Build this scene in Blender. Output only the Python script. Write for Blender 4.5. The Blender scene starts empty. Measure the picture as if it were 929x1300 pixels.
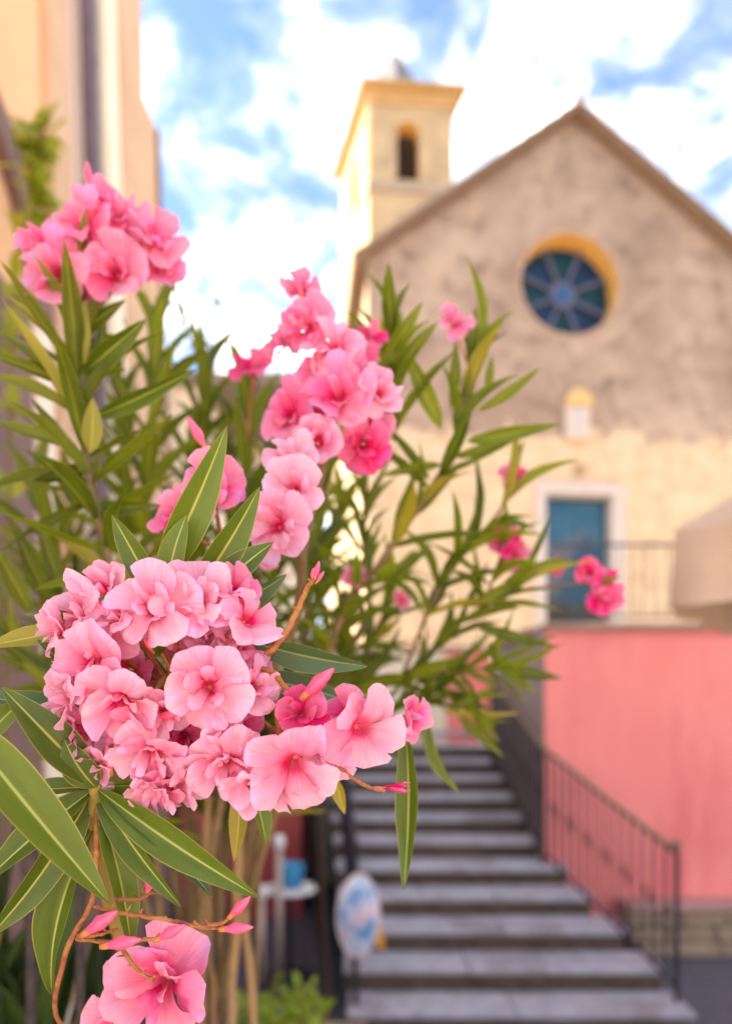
import bpy, bmesh, math, random
from mathutils import Vector, Matrix, noise

# ------------------------------------------------------------------ camera, sky, sun, exposure
SC = bpy.context.scene
COL = SC.collection
W0, H0 = 929.0, 1300.0
LENS = 24.0
F = LENS / 36.0 * H0                 # focal length in photograph pixels
YH = 900.0                           # eye level line in the photograph
HC = 2.12                            # camera height above the street

cam_d = bpy.data.cameras.new('camera')
cam = bpy.data.objects.new('camera', cam_d)
COL.objects.link(cam)
cam.location = (0, 0, HC)
cam.rotation_euler = (math.radians(90), 0, 0)
cam_d.sensor_fit = 'VERTICAL'
cam_d.sensor_height = 36.0
cam_d.sensor_width = 36.0
cam_d.lens = LENS
cam_d.shift_y = (YH - H0 / 2) / H0
cam_d.clip_start = 0.02
cam_d.clip_end = 2000
cam_d.dof.use_dof = True
cam_d.dof.focus_distance = 0.405
cam_d.dof.aperture_fstop = 3.2
cam_d.dof.aperture_blades = 0
SC.camera = cam

SUN_DIR = Vector((-0.78, 0.06, 0.62)).normalized()      # from the scene towards the sun
elev = math.asin(SUN_DIR.z)
world = bpy.data.worlds.new('World')
SC.world = world
world.use_nodes = True
wn, wl = world.node_tree.nodes, world.node_tree.links
wn.clear()
w_out = wn.new('ShaderNodeOutputWorld')
w_bg = wn.new('ShaderNodeBackground')
w_bg.inputs['Strength'].default_value = 0.066
sky = wn.new('ShaderNodeTexSky')
sky.sky_type = 'NISHITA'
sky.sun_disc = False
sky.sun_elevation = elev
sky.sun_rotation = math.atan2(SUN_DIR.x, SUN_DIR.y)
sky.air_density = 1.0
sky.dust_density = 0.3
sky.ozone_density = 2.0
tc = wn.new('ShaderNodeTexCoord')
sep = wn.new('ShaderNodeSeparateXYZ')
wl.new(tc.outputs['Generated'], sep.inputs[0])
zc = wn.new('ShaderNodeMath'); zc.operation = 'MAXIMUM'; zc.inputs[1].default_value = 0.0
wl.new(sep.outputs['Z'], zc.inputs[0])
za = wn.new('ShaderNodeMath'); za.operation = 'ADD'; za.inputs[1].default_value = 0.22
wl.new(zc.outputs[0], za.inputs[0])
dx = wn.new('ShaderNodeMath'); dx.operation = 'DIVIDE'
dy = wn.new('ShaderNodeMath'); dy.operation = 'DIVIDE'
wl.new(sep.outputs['X'], dx.inputs[0]); wl.new(za.outputs[0], dx.inputs[1])
wl.new(sep.outputs['Y'], dy.inputs[0]); wl.new(za.outputs[0], dy.inputs[1])
cmb = wn.new('ShaderNodeCombineXYZ')
wl.new(dx.outputs[0], cmb.inputs[0]); wl.new(dy.outputs[0], cmb.inputs[1])
cmb.inputs[2].default_value = 3.7
cn = wn.new('ShaderNodeTexNoise')
cn.inputs['Scale'].default_value = 8.5
cn.inputs['Detail'].default_value = 8.0
cn.inputs['Roughness'].default_value = 0.58
cn.inputs['Distortion'].default_value = 0.3
wl.new(cmb.outputs[0], cn.inputs['Vector'])
cr = wn.new('ShaderNodeValToRGB')
cr.color_ramp.elements[0].position = 0.36
cr.color_ramp.elements[1].position = 0.66
for p_, v_ in ((0.45, 0.07), (0.54, 0.30)):
    e_ = cr.color_ramp.elements.new(p_)
    e_.color = (v_, v_, v_, 1)
wl.new(cn.outputs['Fac'], cr.inputs[0])
cloud = wn.new('ShaderNodeRGB')
cloud.outputs[0].default_value = (12.2, 11.6, 10.7, 1)
mixc = wn.new('ShaderNodeMixRGB')
wl.new(cr.outputs[0], mixc.inputs[0])
wl.new(sky.outputs[0], mixc.inputs[1])
wl.new(cloud.outputs[0], mixc.inputs[2])
wl.new(mixc.outputs[0], w_bg.inputs['Color'])
wl.new(w_bg.outputs[0], w_out.inputs[0])

sun_d = bpy.data.lights.new('sun', 'SUN')
sun_d.energy = 4.0
sun_d.angle = math.radians(0.6)
sun_d.color = (1.0, 0.90, 0.76)
sun = bpy.data.objects.new('sun', sun_d)
COL.objects.link(sun)
sun.location = (0, 0, 30)
sun.rotation_euler = SUN_DIR.to_track_quat('Z', 'Y').to_euler()

SC.view_settings.view_transform = 'Standard'
SC.view_settings.look = 'None'
SC.view_settings.gamma = 1.0
SC.view_settings.use_curve_mapping = False
SC.view_settings.exposure = 2.55
SC.render.engine = 'CYCLES'
SC.cycles.max_bounces = 8
SC.cycles.diffuse_bounces = 4
SC.cycles.transparent_max_bounces = 8
SC.cycles.use_denoising = True

rnd = random.Random(11)

# ------------------------------------------------------------------ helpers
def P(px, py, d):
    """a point of the place: seen at photograph pixel (px, py), d metres away"""
    return Vector(((px - W0 / 2) / F * d, d, HC - (py - YH) / F * d))

def tag(o, label=None, cat=None, group=None, kind=None):
    if label: o['label'] = label
    if cat: o['category'] = cat
    if group: o['group'] = group
    if kind: o['kind'] = kind
    return o

def empty(name, loc=(0, 0, 0), rz=0.0):
    o = bpy.data.objects.new(name, None)
    o.empty_display_size = 0.1
    COL.objects.link(o)
    o.location = loc
    o.rotation_euler = (0, 0, rz)
    return o

def link(name, me, parent=None):
    o = bpy.data.objects.new(name, me)
    COL.objects.link(o)
    if parent is not None:
        o.parent = parent
    return o

class MB:
    def __init__(s):
        s.v, s.f = [], []
    def add(s, vs, fs):
        b = len(s.v)
        s.v += [tuple(v) for v in vs]
        s.f += [tuple(i + b for i in f) for f in fs]
        return s
    def box(s, x0, y0, z0, x1, y1, z1):
        vs = [(x0, y0, z0), (x1, y0, z0), (x1, y1, z0), (x0, y1, z0), (x0, y0, z1), (x1, y0, z1), (x1, y1, z1), (x0, y1, z1)]
        return s.add(vs, [(3, 2, 1, 0), (4, 5, 6, 7), (0, 1, 5, 4), (1, 2, 6, 5), (2, 3, 7, 6), (3, 0, 4, 7)])
    def hexa(s, bot, top):
        return s.add(list(bot) + list(top), [(3, 2, 1, 0), (4, 5, 6, 7), (0, 1, 5, 4), (1, 2, 6, 5), (2, 3, 7, 6), (3, 0, 4, 7)])
    def tube(s, pts, rad, n=8, cap=True):
        pts = [Vector(p) for p in pts]
        if not hasattr(rad, '__len__'): rad = [rad] * len(pts)
        b = len(s.v)
        up = None
        for i, p in enumerate(pts):
            t = (pts[min(i + 1, len(pts) - 1)] - pts[max(i - 1, 0)]).normalized()
            if up is None:
                up = t.orthogonal().normalized()
            else:
                up = (up - t * up.dot(t))
                up = up.normalized() if up.length > 1e-6 else t.orthogonal().normalized()
            sd = t.cross(up)
            for k in range(n):
                a = 2 * math.pi * k / n
                s.v.append(tuple(p + (up * math.cos(a) + sd * math.sin(a)) * rad[i]))
        m = len(pts)
        for i in range(m - 1):
            for k in range(n):
                k2 = (k + 1) % n
                s.f.append((b + i * n + k, b + i * n + k2, b + (i + 1) * n + k2, b + (i + 1) * n + k))
        if cap:
            s.f.append(tuple(b + k for k in reversed(range(n))))
            s.f.append(tuple(b + (m - 1) * n + k for k in range(n)))
        return s
    def lathe(s, prof, n=24, c=(0, 0, 0)):
        b = len(s.v)
        for r, z in prof:
            for k in range(n):
                a = 2 * math.pi * k / n
                s.v.append((c[0] + r * math.cos(a), c[1] + r * math.sin(a), c[2] + z))
        for i in range(len(prof) - 1):
            for k in range(n):
                k2 = (k + 1) % n
                s.f.append((b + i * n + k, b + i * n + k2, b + (i + 1) * n + k2, b + (i + 1) * n + k))
        return s
    def mesh(s, name, m=None, smooth=False):
        me = bpy.data.meshes.new(name)
        me.from_pydata(s.v, [], s.f)
        if m: me.materials.append(m)
        if smooth: me.shade_smooth()
        me.update()
        return me
    def build(s, name, m, parent=None, smooth=False, bevel=0.0):
        o = link(name, s.mesh(name, m, smooth), parent)
        if bevel:
            md = o.modifiers.new('bevel', 'BEVEL')
            md.width = bevel; md.segments = 2; md.limit_method = 'ANGLE'
        return o

def plate(loops, y0=0.0):
    """flat wall in the local xz plane with holes; loops = [outer, hole, ...] as lists of (x, z)"""
    bm = bmesh.new()
    edges = []
    for lp in loops:
        vs = [bm.verts.new((x, y0, z)) for x, z in lp]
        for i in range(len(vs)):
            edges.append(bm.edges.new((vs[i], vs[(i + 1) % len(vs)])))
    bmesh.ops.triangle_fill(bm, use_beauty=True, use_dissolve=False, edges=edges, normal=(0, -1, 0))
    mb = MB()
    bm.verts.index_update()
    mb.v = [tuple(v.co) for v in bm.verts]
    for f in bm.faces:
        idx = [v.index for v in f.verts]
        if f.normal.y > 0: idx.reverse()
        mb.f.append(tuple(idx))
    bm.free()
    return mb

def ring_wall(loop, y0, y1):
    """the reveal of an opening: loop extruded in depth"""
    mb = MB()
    n = len(loop)
    mb.v = [(x, y0, z) for x, z in loop] + [(x, y1, z) for x, z in loop]
    mb.f = [(i, (i + 1) % n, n + (i + 1) % n, n + i) for i in range(n)]
    return mb

# ------------------------------------------------------------------ materials
MATS = {}
def mat(name, base, rough=0.8, c2=None, scale=6.0, detail=5.0, lo=0.35, hi=0.65, bump=0.0, bscale=None, c3=None, s3=1.5,
        spec=0.4, metal=0.0, stretch=None, coat=0.0):
    if name in MATS: return MATS[name]
    m = bpy.data.materials.new(name)
    m.use_nodes = True
    nt = m.node_tree
    n, l = nt.nodes, nt.links
    b = n['Principled BSDF']
    b.inputs['Base Color'].default_value = (*base, 1)
    b.inputs['Roughness'].default_value = rough
    b.inputs['Specular IOR Level'].default_value = spec
    b.inputs['Metallic'].default_value = metal
    b.inputs['Coat Weight'].default_value = coat
    t = n.new('ShaderNodeTexCoord')
    vec = t.outputs['Object']
    if stretch:
        mp = n.new('ShaderNodeMapping'); mp.inputs['Scale'].default_value = stretch
        l.new(vec, mp.inputs[0]); vec = mp.outputs[0]
    def nz(sc, det=5.0):
        x = n.new('ShaderNodeTexNoise')
        x.inputs['Scale'].default_value = sc; x.inputs['Detail'].default_value = det
        x.inputs['Roughness'].default_value = 0.62
        l.new(vec, x.inputs['Vector'])
        return x
    col = None
    if c2:
        x = nz(scale, detail)
        r = n.new('ShaderNodeValToRGB')
        r.color_ramp.elements[0].position = lo; r.color_ramp.elements[0].color = (*base, 1)
        r.color_ramp.elements[1].position = hi; r.color_ramp.elements[1].color = (*c2, 1)
        l.new(x.outputs['Fac'], r.inputs[0]); col = r.outputs[0]
        if c3:
            x3 = nz(s3, 6.0)
            r3 = n.new('ShaderNodeValToRGB')
            r3.color_ramp.elements[0].position = 0.5; r3.color_ramp.elements[1].position = 0.66
            l.new(x3.outputs['Fac'], r3.inputs[0])
            mx = n.new('ShaderNodeMixRGB')
            l.new(r3.outputs[0], mx.inputs[0]); l.new(col, mx.inputs[1]); mx.inputs[2].default_value = (*c3, 1)
            col = mx.outputs[0]
        l.new(col, b.inputs['Base Color'])
    if bump:
        x = nz(bscale or scale * 4, 6.0)
        bp = n.new('ShaderNodeBump'); bp.inputs['Strength'].default_value = bump; bp.inputs['Distance'].default_value = 0.02
        l.new(x.outputs['Fac'], bp.inputs['Height']); l.new(bp.outputs[0], b.inputs['Normal'])
    MATS[name] = m
    return m

def facade_mat():
    m = bpy.data.materials.new('church_render')
    m.use_nodes = True
    n, l = m.node_tree.nodes, m.node_tree.links
    b = n['Principled BSDF']; b.inputs['Roughness'].default_value = 0.92; b.inputs['Specular IOR Level'].default_value = 0.15
    t = n.new('ShaderNodeTexCoord')
    def nz(sc, det=6.0, rough=0.6):
        x = n.new('ShaderNodeTexNoise'); x.inputs['Scale'].default_value = sc; x.inputs['Detail'].default_value = det
        x.inputs['Roughness'].default_value = rough
        l.new(t.outputs['Object'], x.inputs['Vector']); return x.outputs['Fac']
    def ramp(fac, p0, c0, p1, c1):
        r = n.new('ShaderNodeValToRGB')
        r.color_ramp.elements[0].position = p0; r.color_ramp.elements[0].color = (*c0, 1)
        r.color_ramp.elements[1].position = p1; r.color_ramp.elements[1].color = (*c1, 1)
        l.new(fac, r.inputs[0]); return r.outputs[0]
    def mix(fac, a, c):
        x = n.new('ShaderNodeMixRGB'); l.new(fac, x.inputs[0])
        l.new(a, x.inputs[1])
        if isinstance(c, tuple): x.inputs[2].default_value = (*c, 1)
        else: l.new(c, x.inputs[2])
        return x.outputs[0]
    up = ramp(nz(0.55, 8.0, 0.66), 0.38, (0.255, 0.175, 0.132), 0.62, (0.41, 0.30, 0.228))
    st = n.new('ShaderNodeMapRange'); st.inputs['From Min'].default_value = 0.50; st.inputs['From Max'].default_value = 0.72
    l.new(nz(2.3, 8.0, 0.68), st.inputs['Value'])
    up = mix(st.outputs[0], up, (0.15, 0.10, 0.077))
    lo_ = ramp(nz(2.6), 0.34, (0.47, 0.335, 0.21), 0.66, (0.60, 0.46, 0.315))
    s2 = n.new('ShaderNodeMapRange'); s2.inputs['From Min'].default_value = 0.56; s2.inputs['From Max'].default_value = 0.75
    l.new(nz(4.5, 8.0, 0.7), s2.inputs['Value'])
    lo_ = mix(s2.outputs[0], lo_, (0.33, 0.21, 0.115))
    sp = n.new('ShaderNodeSeparateXYZ'); l.new(t.outputs['Object'], sp.inputs[0])
    mulz = n.new('ShaderNodeMath'); mulz.operation = 'MULTIPLY_ADD'
    l.new(nz(1.6, 7.0), mulz.inputs[0]); mulz.inputs[1].default_value = 1.5
    l.new(sp.outputs['Z'], mulz.inputs[2])
    ed = n.new('ShaderNodeMapRange'); ed.inputs['From Min'].default_value = FAC_SPLIT + 0.68; ed.inputs['From Max'].default_value = FAC_SPLIT + 0.84
    l.new(mulz.outputs[0], ed.inputs['Value'])
    l.new(mix(ed.outputs[0], lo_, up), b.inputs['Base Color'])
    bp = n.new('ShaderNodeBump'); bp.inputs['Strength'].default_value = 0.55; bp.inputs['Distance'].default_value = 0.05
    l.new(nz(6.0, 9.0, 0.7), bp.inputs['Height']); l.new(bp.outputs[0], b.inputs['Normal'])
    return m

def leaf_mat(name, c_lo, c_hi, rib, edge, transl):
    m = bpy.data.materials.new(name)
    m.use_nodes = True
    n, l = m.node_tree.nodes, m.node_tree.links
    b = n['Principled BSDF']; out = n['Material Output']
    b.inputs['Roughness'].default_value = 0.42; b.inputs['Specular IOR Level'].default_value = 0.38
    uv = n.new('ShaderNodeUVMap'); uv.uv_map = 'UVMap'
    sp = n.new('ShaderNodeSeparateXYZ'); l.new(uv.outputs[0], sp.inputs[0])
    def math_(op, a, bb=None, c=None):
        x = n.new('ShaderNodeMath'); x.operation = op
        for i, q in enumerate((a, bb, c)):
            if q is None: continue
            if isinstance(q, (int, float)): x.inputs[i].default_value = q
            else: l.new(q, x.inputs[i])
        return x.outputs[0]
    def mr(v, a, bb, c=0.0, d=1.0):
        x = n.new('ShaderNodeMapRange'); x.clamp = True
        for i, q in zip(('From Min', 'From Max', 'To Min', 'To Max'), (a, bb, c, d)): x.inputs[i].default_value = q
        l.new(v, x.inputs['Value']); return x.outputs[0]
    au = math_('ABSOLUTE', math_('SUBTRACT', sp.outputs['X'], 0.5))          # 0 midrib .. 0.5 margin
    oi = n.new('ShaderNodeObjectInfo')
    nz = n.new('ShaderNodeTexNoise'); nz.inputs['Scale'].default_value = 3.0; nz.inputs['Detail'].default_value = 4.0
    tcx = n.new('ShaderNodeTexCoord'); l.new(tcx.outputs['Object'], nz.inputs['Vector'])
    base = n.new('ShaderNodeMixRGB'); base.inputs[1].default_value = (*c_lo, 1); base.inputs[2].default_value = (*c_hi, 1)
    l.new(mr(math_('ADD', oi.outputs['Random'], math_('MULTIPLY', nz.outputs['Fac'], 1.6)), 0.55, 1.85), base.inputs[0])
    # side veins: fine parallel lines leaving the midrib
    ve = math_('SINE', math_('MULTIPLY', math_('SUBTRACT', sp.outputs['Y'], math_('MULTIPLY', au, 0.10)), 620.0))
    vein = n.new('ShaderNodeMixRGB'); l.new(mr(ve, 0.2, 1.0, 0.0, 0.035), vein.inputs[0])
    l.new(base.outputs[0], vein.inputs[1]); vein.inputs[2].default_value = (*rib, 1)
    m1 = n.new('ShaderNodeMixRGB'); l.new(mr(au, 0.02, 0.042, 0.9, 0.0), m1.inputs[0])
    l.new(vein.outputs[0], m1.inputs[1]); m1.inputs[2].default_value = (*rib, 1)
    m2 = n.new('ShaderNodeMixRGB'); l.new(mr(au, 0.470, 0.488, 0.0, 0.75), m2.inputs[0])
    l.new(m1.outputs[0], m2.inputs[1]); m2.inputs[2].default_value = (*edge, 1)
    # brown spots and a worn tip on some leaves
    n2 = n.new('ShaderNodeTexNoise'); n2.inputs['Scale'].default_value = 9.0; n2.inputs['Detail'].default_value = 3.0
    l.new(tcx.outputs['Object'], n2.inputs['Vector'])
    m3 = n.new('ShaderNodeMixRGB'); l.new(mr(n2.outputs['Fac'], 0.70, 0.76, 0.0, 0.5), m3.inputs[0])
    l.new(m2.outputs[0], m3.inputs[1]); m3.inputs[2].default_value = (0.16, 0.10, 0.03, 1)
    tipf = math_('MULTIPLY', mr(math_('ADD', sp.outputs['Y'], math_('MULTIPLY', nz.outputs['Fac'], 0.06)), 0.985, 1.01), mr(oi.outputs['Random'], 0.4, 0.6, 0.1, 0.85))
    m4 = n.new('ShaderNodeMixRGB'); l.new(tipf, m4.inputs[0]); l.new(m3.outputs[0], m4.inputs[1]); m4.inputs[2].default_value = (0.20, 0.11, 0.035, 1)
    col = m4.outputs[0]
    l.new(col, b.inputs['Base Color'])
    bp = n.new('ShaderNodeBump'); bp.inputs['Strength'].default_value = 0.04; bp.inputs['Distance'].default_value = 0.001
    l.new(ve, bp.inputs['Height']); l.new(bp.outputs[0], b.inputs['Normal'])
    tr = n.new('ShaderNodeBsdfTranslucent')
    hs = n.new('ShaderNodeMixRGB'); hs.blend_type = 'MULTIPLY'; hs.inputs[0].default_value = 1.0
    l.new(col, hs.inputs[1]); hs.inputs[2].default_value = (2.0, 1.9, 0.9, 1)
    l.new(hs.outputs[0], tr.inputs['Color'])
    mx = n.new('ShaderNodeMixShader'); mx.inputs[0].default_value = transl
    l.new(b.outputs[0], mx.inputs[1]); l.new(tr.outputs[0], mx.inputs[2]); l.new(mx.outputs[0], out.inputs[0])
    return m

def petal_mat(name, throat, mid, edge, lilac, transl=0.48):
    m = bpy.data.materials.new(name)
    m.use_nodes = True
    n, l = m.node_tree.nodes, m.node_tree.links
    b = n['Principled BSDF']; out = n['Material Output']
    b.inputs['Roughness'].default_value = 0.55; b.inputs['Specular IOR Level'].default_value = 0.25
    b.inputs['Sheen Weight'].default_value = 0.15
    uv = n.new('ShaderNodeUVMap'); uv.uv_map = 'UVMap'
    sp = n.new('ShaderNodeSeparateXYZ'); l.new(uv.outputs[0], sp.inputs[0])
    oi = n.new('ShaderNodeObjectInfo')
    # veins: noise squeezed along the petal
    mp = n.new('ShaderNodeMapping'); mp.inputs['Scale'].default_value = (26.0, 1.3, 1.0)
    l.new(uv.outputs[0], mp.inputs[0])
    st = n.new('ShaderNodeTexNoise'); st.inputs['Scale'].default_value = 1.0; st.inputs['Detail'].default_value = 2.0
    l.new(mp.outputs[0], st.inputs['Vector'])
    def mr(v, a, bb, c=0.0, d=1.0):
        x = n.new('ShaderNodeMapRange'); x.clamp = True
        for i, q in zip(('From Min', 'From Max', 'To Min', 'To Max'), (a, bb, c, d)): x.inputs[i].default_value = q
        l.new(v, x.inputs['Value']); return x.outputs[0]
    ad = n.new('ShaderNodeMath'); ad.operation = 'MULTIPLY_ADD'      # length + streak offset
    l.new(st.outputs['Fac'], ad.inputs[0]); ad.inputs[1].default_value = -0.22; l.new(sp.outputs['Y'], ad.inputs[2])
    rp = n.new('ShaderNodeValToRGB')
    e = rp.color_ramp.elements
    e[0].position = 0.14; e[0].color = (*throat, 1)
    e[1].position = 0.86; e[1].color = (*edge, 1)
    k = e.new(0.36); k.color = (*mid, 1)
    l.new(ad.outputs[0], rp.inputs[0])
    # sky tint painted into the petals: lilac near some margins
    n2 = n.new('ShaderNodeTexNoise'); n2.inputs['Scale'].default_value = 1.5; n2.inputs['Detail'].default_value = 2.0
    tcx = n.new('ShaderNodeTexCoord'); va = n.new('ShaderNodeVectorMath'); va.operation = 'ADD'
    cx = n.new('ShaderNodeCombineXYZ')
    mu = n.new('ShaderNodeMath'); mu.operation = 'MULTIPLY'; l.new(oi.outputs['Random'], mu.inputs[0]); mu.inputs[1].default_value = 37.0
    l.new(mu.outputs[0], cx.inputs[0]); l.new(tcx.outputs['Object'], va.inputs[0]); l.new(cx.outputs[0], va.inputs[1])
    l.new(va.outputs[0], n2.inputs['Vector'])
    ml = n.new('ShaderNodeMath'); ml.operation = 'MULTIPLY'
    l.new(mr(n2.outputs['Fac'], 0.50, 0.66), ml.inputs[0]); l.new(mr(sp.outputs['Y'], 0.6, 1.0, 0.0, 0.75), ml.inputs[1])
    mx0 = n.new('ShaderNodeMixRGB'); l.new(ml.outputs[0], mx0.inputs[0]); l.new(rp.outputs[0], mx0.inputs[1]); mx0.inputs[2].default_value = (*lilac, 1)
    vm = n.new('ShaderNodeMixRGB'); vm.blend_type = 'MULTIPLY'; l.new(mr(st.outputs['Fac'], 0.42, 0.64, 0.0, 0.55), vm.inputs[0])
    l.new(mx0.outputs[0], vm.inputs[1]); vm.inputs[2].default_value = (0.95, 0.72, 0.78, 1); mx0 = vm
    hv = n.new('ShaderNodeHueSaturation'); l.new(mx0.outputs[0], hv.inputs['Color'])
    l.new(mr(oi.outputs['Random'], 0.0, 1.0, 0.88, 1.16), hv.inputs['Saturation'])
    col = hv.outputs[0]
    l.new(col, b.inputs['Base Color'])
    bp = n.new('ShaderNodeBump'); bp.inputs['Strength'].default_value = 0.35; bp.inputs['Distance'].default_value = 0.002
    l.new(st.outputs['Fac'], bp.inputs['Height']); l.new(bp.outputs[0], b.inputs['Normal'])
    tr = n.new('ShaderNodeBsdfTranslucent'); l.new(col, tr.inputs['Color'])
    mx = n.new('ShaderNodeMixShader'); mx.inputs[0].default_value = transl
    l.new(b.outputs[0], mx.inputs[1]); l.new(tr.outputs[0], mx.inputs[2]); l.new(mx.outputs[0], out.inputs[0])
    return m

M_ASPH = mat('asphalt', (0.075, 0.078, 0.10), 0.9, (0.11, 0.11, 0.135), 9, bump=0.4, bscale=120)
M_PINK = mat('pink_plaster', (0.84, 0.235, 0.220), 0.9, (0.88, 0.295, 0.270), 1.4, bump=0.25, bscale=30, c3=(0.75, 0.185, 0.185), s3=1.5, stretch=(1.0, 1.0, 0.3))
M_RED = mat('dark_red_plaster', (0.40, 0.075, 0.075), 0.9, (0.50, 0.11, 0.10), 2.0, bump=0.25, bscale=25)
M_GREYST = mat('grey_pier_stone', (0.27, 0.21, 0.205), 0.9, (0.36, 0.29, 0.275), 5, bump=0.4, bscale=30)
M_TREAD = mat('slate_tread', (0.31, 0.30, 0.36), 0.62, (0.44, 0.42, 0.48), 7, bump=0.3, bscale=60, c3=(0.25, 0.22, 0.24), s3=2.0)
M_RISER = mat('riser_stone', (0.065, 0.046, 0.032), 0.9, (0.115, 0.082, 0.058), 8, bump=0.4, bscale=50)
M_IRON = mat('wrought_iron', (0.025, 0.022, 0.035), 0.55, (0.05, 0.045, 0.06), 30, bump=0.15, bscale=150, metal=0.3)
M_BRASS = mat('worn_brass_rail', (0.30, 0.20, 0.13), 0.45, (0.18, 0.12, 0.09), 20, metal=0.4)
M_RUST = mat('rusty_iron_bar', (0.028, 0.022, 0.022), 0.75, (0.07, 0.042, 0.032), 60, bump=0.4, bscale=200)
M_STONE = mat('plinth_stone', (0.26, 0.19, 0.13), 0.95, (0.38, 0.28, 0.20), 6, bump=0.6, bscale=30)
M_COPING = mat('plinth_coping', (0.36, 0.20, 0.18), 0.8, (0.44, 0.26, 0.24), 6, bump=0.3, bscale=40)
M_TERR = mat('terrace_paving', (0.45, 0.36, 0.27), 0.9, (0.55, 0.45, 0.35), 3)
M_TERREDGE = mat('terrace_edge', (0.30, 0.19, 0.14), 0.9, (0.38, 0.25, 0.19), 5)
M_OCHRE = mat('ochre_render', (0.62, 0.32, 0.065), 0.85, (0.68, 0.38, 0.10), 3, bump=0.2, bscale=20)
M_TOWER = mat('tower_render', (0.38, 0.265, 0.145), 0.9, (0.46, 0.34, 0.205), 1.6, bump=0.3, bscale=14, c3=(0.30, 0.21, 0.13), s3=1.1)
M_TOWERBAND = mat('tower_stained_band', (0.27, 0.21, 0.155), 0.9, (0.38, 0.29, 0.205), 3)
M_ROOFWOOD = mat('verge_timber', (0.175, 0.108, 0.07), 0.85, (0.21, 0.135, 0.09), 4, stretch=(1, 1, 1))
M_ROOF = mat('roof_slate', (0.22, 0.17, 0.14), 0.85, (0.30, 0.24, 0.20), 5, bump=0.5, bscale=12)
M_SPIRE = mat('spire_lead', (0.13, 0.115, 0.12), 0.7, (0.18, 0.16, 0.16), 6)
M_DARKIN = mat('dark_interior', (0.045, 0.025, 0.018), 0.9, (0.065, 0.04, 0.03), 6)
M_GLASS = mat('teal_stained_glass', (0.004, 0.026, 0.042), 0.35, (0.004, 0.048, 0.068), 2.2, spec=0.2, bump=0.1, bscale=30)
M_GLASSB = mat('blue_stained_glass', (0.005, 0.018, 0.050), 0.35, (0.005, 0.034, 0.085), 3, spec=0.2)
M_TRACERY = mat('rose_tracery', (0.06, 0.065, 0.11), 0.8, (0.095, 0.10, 0.16), 5)
M_DOOR = mat('blue_door_gloss', (0.003, 0.050, 0.095), 0.06, (0.004, 0.065, 0.115), 3, spec=0.65)
M_DOORLO = mat('door_lower_panel', (0.022, 0.035, 0.035), 0.08, (0.035, 0.042, 0.038), 4, spec=0.6)
M_DOORBR = mat('door_brown_curtain', (0.27, 0.13, 0.075), 0.6, (0.34, 0.17, 0.10), 4)
M_SURR = mat('door_surround_marble', (0.43, 0.36, 0.33), 0.7, (0.50, 0.43, 0.40), 4, bump=0.15, bscale=20)
M_NICHE = mat('niche_white', (0.50, 0.40, 0.33), 0.8, (0.56, 0.46, 0.39), 5)
M_CANVAS = mat('parasol_canvas', (0.46, 0.32, 0.225), 0.9, (0.52, 0.37, 0.27), 6, bump=0.2, bscale=300)
M_CANVASIN = mat('parasol_lining', (0.62, 0.36, 0.12), 0.9, (0.66, 0.42, 0.17), 6)
M_WOODP = mat('parasol_pole_wood', (0.34, 0.20, 0.10), 0.6, (0.42, 0.26, 0.14), 8, stretch=(8, 8, 1))
M_PEACH = mat('peach_house_plaster', (0.80, 0.44, 0.225), 0.9, (0.85, 0.51, 0.29), 1.4, bump=0.2, bscale=20)
M_TAN = mat('tan_pilaster', (0.55, 0.35, 0.21), 0.9, (0.62, 0.42, 0.27), 2.5, bump=0.2, bscale=20)
M_BLUSH = mat('pale_blush_plaster', (0.74, 0.55, 0.45), 0.9, (0.80, 0.63, 0.53), 2.5, bump=0.2, bscale=20)
M_CREAM = mat('cream_plaster', (0.80, 0.66, 0.50), 0.9, (0.84, 0.72, 0.57), 2.5)
M_PIPE = mat('purple_brown_pipe', (0.10, 0.065, 0.085), 0.6, (0.15, 0.10, 0.12), 8)
M_CONDUIT = mat('grey_green_conduit', (0.36, 0.37, 0.28), 0.7, (0.45, 0.44, 0.36), 8)
M_OLDWOOD = mat('old_brown_door', (0.17, 0.10, 0.085), 0.8, (0.24, 0.15, 0.125), 5, stretch=(6, 6, 0.6), bump=0.3, bscale=20)
M_CANE = mat('tan_cane_bark', (0.24, 0.135, 0.055), 0.9, (0.36, 0.22, 0.10), 20, stretch=(1, 1, 0.25), bump=0.5, bscale=60, c3=(0.22, 0.13, 0.07), s3=14)
M_TWIG = mat('brown_twig_bark', (0.16, 0.10, 0.045), 0.85, (0.24, 0.16, 0.07), 40, bump=0.4, bscale=120)
M_GSTEM = mat('yellow_green_stem', (0.25, 0.19, 0.035), 0.65, (0.33, 0.22, 0.05), 40, bump=0.2, bscale=150)
M_RSTEM = mat('red_brown_stalk', (0.42, 0.13, 0.045), 0.65, (0.50, 0.24, 0.07), 60, bump=0.6, bscale=260, c3=(0.30, 0.07, 0.05), s3=70)
M_CALYX = mat('flower_tube', (0.80, 0.13, 0.17), 0.6, (0.78, 0.22, 0.20), 3)
M_BUD = mat('hot_pink_bud', (0.80, 0.055, 0.17), 0.45, (0.88, 0.16, 0.26), 2.0, stretch=(3, 3, 0.6))
M_BUDBASE = mat('bud_calyx', (0.50, 0.20, 0.04), 0.6, (0.42, 0.10, 0.06), 40)
M_SOIL = mat('planter_soil', (0.10, 0.07, 0.045), 0.95, (0.17, 0.12, 0.08), 20, bump=0.7, bscale=60)
M_BEDWALL = mat('planter_wall_render', (0.42, 0.33, 0.25), 0.9, (0.50, 0.41, 0.32), 4, bump=0.4, bscale=30)
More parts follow.
